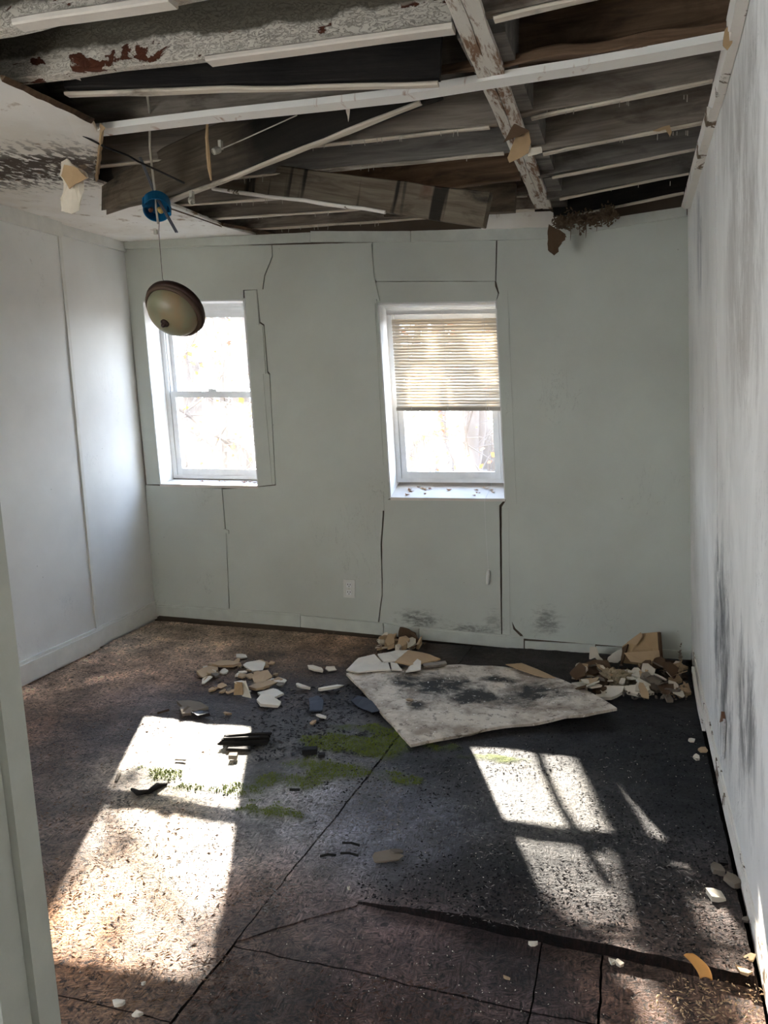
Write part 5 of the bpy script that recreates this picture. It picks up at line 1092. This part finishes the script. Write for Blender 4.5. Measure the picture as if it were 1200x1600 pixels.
def tree(x, y, h, r, label, nb=9, leaves=0, fol=0, grp='trees outside the windows', lean=0.0, seed=0, limbs=None, lr=.06):
    rs = random.Random(seed); z0 = gz(x, y) - .1
    t = empty('tree', (x, y, z0)); tag(t, label, 'tree', grp)
    mm = MB(); tr = [(x + lean * k / 8 * h + rs.uniform(-.06, .06) * k * .4, y + rs.uniform(-.05, .05) * k * .4, z0 + h * k / 8) for k in range(9)]
    mm.tube(tr, [r * (1 - k / 9.5) for k in range(9)], 9); mm.make('trunk', M_bark, t, True)
    mb = MB(); tips = []
    for b in range(nb):
        f = rs.uniform(.22, .95); k = int(f * 8); p = Vector(tr[min(k, 8)]); a = rs.uniform(0, 6.28); ln = h * .35 * (1.1 - f) + .5
        d = Vector((math.cos(a), math.sin(a), rs.uniform(.2, .9))).normalized(); q = [p]
        for s in range(5): d = (d + Vector((rs.uniform(-.25, .25), rs.uniform(-.25, .25), rs.uniform(-.1, .2)))).normalized(); q.append(q[-1] + d * ln / 5)
        mb.tube(q, [r * .35 * (1 - s / 6) * (1 - f * .5) for s in range(6)], 5); tips += q[2:]
        for s in range(6):
            i = rs.randint(1, 5); d2 = Vector((rs.uniform(-1, 1), rs.uniform(-1, 1), rs.uniform(-.3, .8))).normalized(); e2 = q[i] + d2 * ln * .3
            mb.tube([q[i], (q[i] + e2) / 2 + Vector((0, 0, .04)), e2], [r * .08, r * .05, r * .02], 4); tips += [(q[i] + e2) / 2, e2]
    if mb.V: mb.make('branches', M_bark, t)
    if limbs:
        for q, rr in limbs: MB().tube(q, rr, 8).make('limb', M_bark, t, True)
    if leaves:
        ml = MB()
        for k in range(leaves):
            c = rs.choice(tips) + Vector((rs.gauss(0, .16), rs.gauss(0, .16), rs.gauss(0, .14))); s = lr * rs.uniform(.4, 1); u = Vector((rs.gauss(0, 1), rs.gauss(0, 1), rs.gauss(0, 1))).normalized() * s; w_ = u.orthogonal().normalized() * s * .7
            ml.add([c - u, c + w_, c + u, c - w_], [(0, 1, 2, 3)])
        o = ml.make('foliage', M_fol[fol], t); o['kind'] = 'stuff'
    return t
def P_out(px, py, y): return atY(px, py, y)
labs = []
T = [  # px in the picture where the trunk stands, distance, height, radius, leaves, text
    (330, 14, 9, .10, 0, 'slim bare tree seen through the middle of the left window'),
    (372, 10, 8, .16, 120, 'thick bare tree seen at the right side of the left window'),
    (296, 17, 10, .12, 160, 'leafy thin tree at the left edge of the left window'),
    (352, 22, 12, .16, 150, 'distant tree between the two trunks in the left window'),
    (690, 13, 10, .16, 60, 'dark trunk seen through the middle of the right window'),
    (745, 9.5, 6, .07, 420, 'orange leaved young tree at the right side of the right window'),
    (650, 18, 11, .12, 100, 'tree at the left side of the right window'),
    (772, 20, 12, .16, 300, 'yellow leaved tree behind the orange one in the right window'),
    (720, 28, 14, .2, 200, 'distant tall tree right of the dark trunk in the right window'),
    (310, 32, 14, .22, 150, 'farthest tall tree seen through the left window'),
    (336, 12, 8, .07, 40, 'thin crooked sapling left of the thick trunk in the left window'),
    (386, 19, 11, .12, 80, 'straight grey tree at the right edge of the left window'),
    (284, 11, 7, .06, 60, 'thin sapling at the left edge of the left window'),
    (668, 15, 9, .10, 60, 'forked grey tree left of the dark trunk in the right window'),
    (712, 16, 9, .11, 60, 'slim grey tree just right of the dark trunk in the right window'),
    (758, 24, 12, .18, 120, 'far grey tree at the right side of the right window')]
for i, (px, y, h, r, lv, lb) in enumerate(T):
    p = atY(px, 660, y); tree(p[0], y, h, r, lb, nb=10, leaves=lv * 2, fol=i % 3, seed=i + 3, lr=.05 + .002 * y)
# bush of thin twigs close outside both windows
def bush(px0, px1, y, n, lab, seed, fol):
    rs = random.Random(seed); a = atY(px0, 700, y); b = atY(px1, 700, y); c = (a + b) / 2; g_ = gz(c[0], y)
    t = empty('bush', (c[0], y, g_ - .05)); tag(t, lab, 'bush', 'twiggy bushes outside the windows'); mm = MB(); tips = []
    for k in range(n):
        x = rs.uniform(a[0], b[0]); q = [Vector((x, y + rs.uniform(-.4, .4), g_ - .05))]; d = Vector((rs.uniform(-.4, .4), rs.uniform(-.3, .3), 1)).normalized()
        for s in range(8): d = (d + Vector((rs.uniform(-.35, .35), rs.uniform(-.3, .3), rs.uniform(-.25, .1)))).normalized(); q.append(q[-1] + d * .42); q[-1].y = max(q[-1].y, 5.6)
        mm.tube(q, [.016 * (1 - s / 10) for s in range(9)], 4); tips += q[3:]
        for s in range(5):
            i = rs.randint(2, 8); e2 = q[i] + Vector((rs.uniform(-1, 1), rs.uniform(-.6, .6), rs.uniform(-.5, .6))) * .5; mm.tube([q[i], e2], [.008, .003], 4); tips.append(e2)
    mm.make('twigs', M_bark, t); ml = MB()
    for k in range(n * 9):
        c_ = rs.choice(tips) + Vector((rs.gauss(0, .05), rs.gauss(0, .05), rs.gauss(0, .05))); s = .04 * rs.uniform(.5, 1); u = Vector((rs.gauss(0, 1), rs.gauss(0, 1), rs.gauss(0, 1))).normalized() * s; w_ = u.orthogonal().normalized() * s * .7
        ml.add([c_ - u, c_ + w_, c_ + u, c_ - w_], [(0, 1, 2, 3)])
    o = ml.make('foliage', M_fol[fol], t); o['kind'] = 'stuff'
bush(262, 400, 7.6, 60, 'tangled twiggy bush low outside the left window', 31, 2); bush(690, 800, 7.2, 64, 'orange flecked twiggy bush low outside the right window', 32, 0)
bush(560, 690, 9.5, 30, 'sparse twiggy bush at the left outside the right window', 33, 1)
# the tree whose limbs shade the right hand sun patch: limbs stand along the sun's path
def sunpt(px, py, dist): return Vector(atZ(px, py, .03) + sd * dist)
DS = 7.0
def limb(pts, r, d=None): return ([sunpt(a, b, d or DS) for a, b in pts], [r] * len(pts))
limbs = [limb([(832, 1150), (846, 1190), (872, 1250), (915, 1325), (950, 1380)], .021, 4.5),
         limb([(880, 1110), (920, 1175), (962, 1255), (1003, 1330), (1030, 1400)], .078),
         limb([(1010, 1350), (1035, 1420), (1060, 1490), (1085, 1540)], .095),
         limb([(1000, 1340), (1060, 1372), (1130, 1384), (1210, 1396)], .05),
         limb([(800, 1400), (860, 1450), (905, 1480), (950, 1530)], .075),
         limb([(880, 1452), (960, 1452), (1030, 1478), (1080, 1500)], .026),
         limb([(1060, 1478), (1120, 1478), (1210, 1478)], .022)]
bx = sunpt(958, 1400, DS); t = tree(bx.x + .9, bx.y + .3, 9, .16, 'bare tree beyond the right window whose limbs shade the floor', nb=3, limbs=limbs, seed=77)
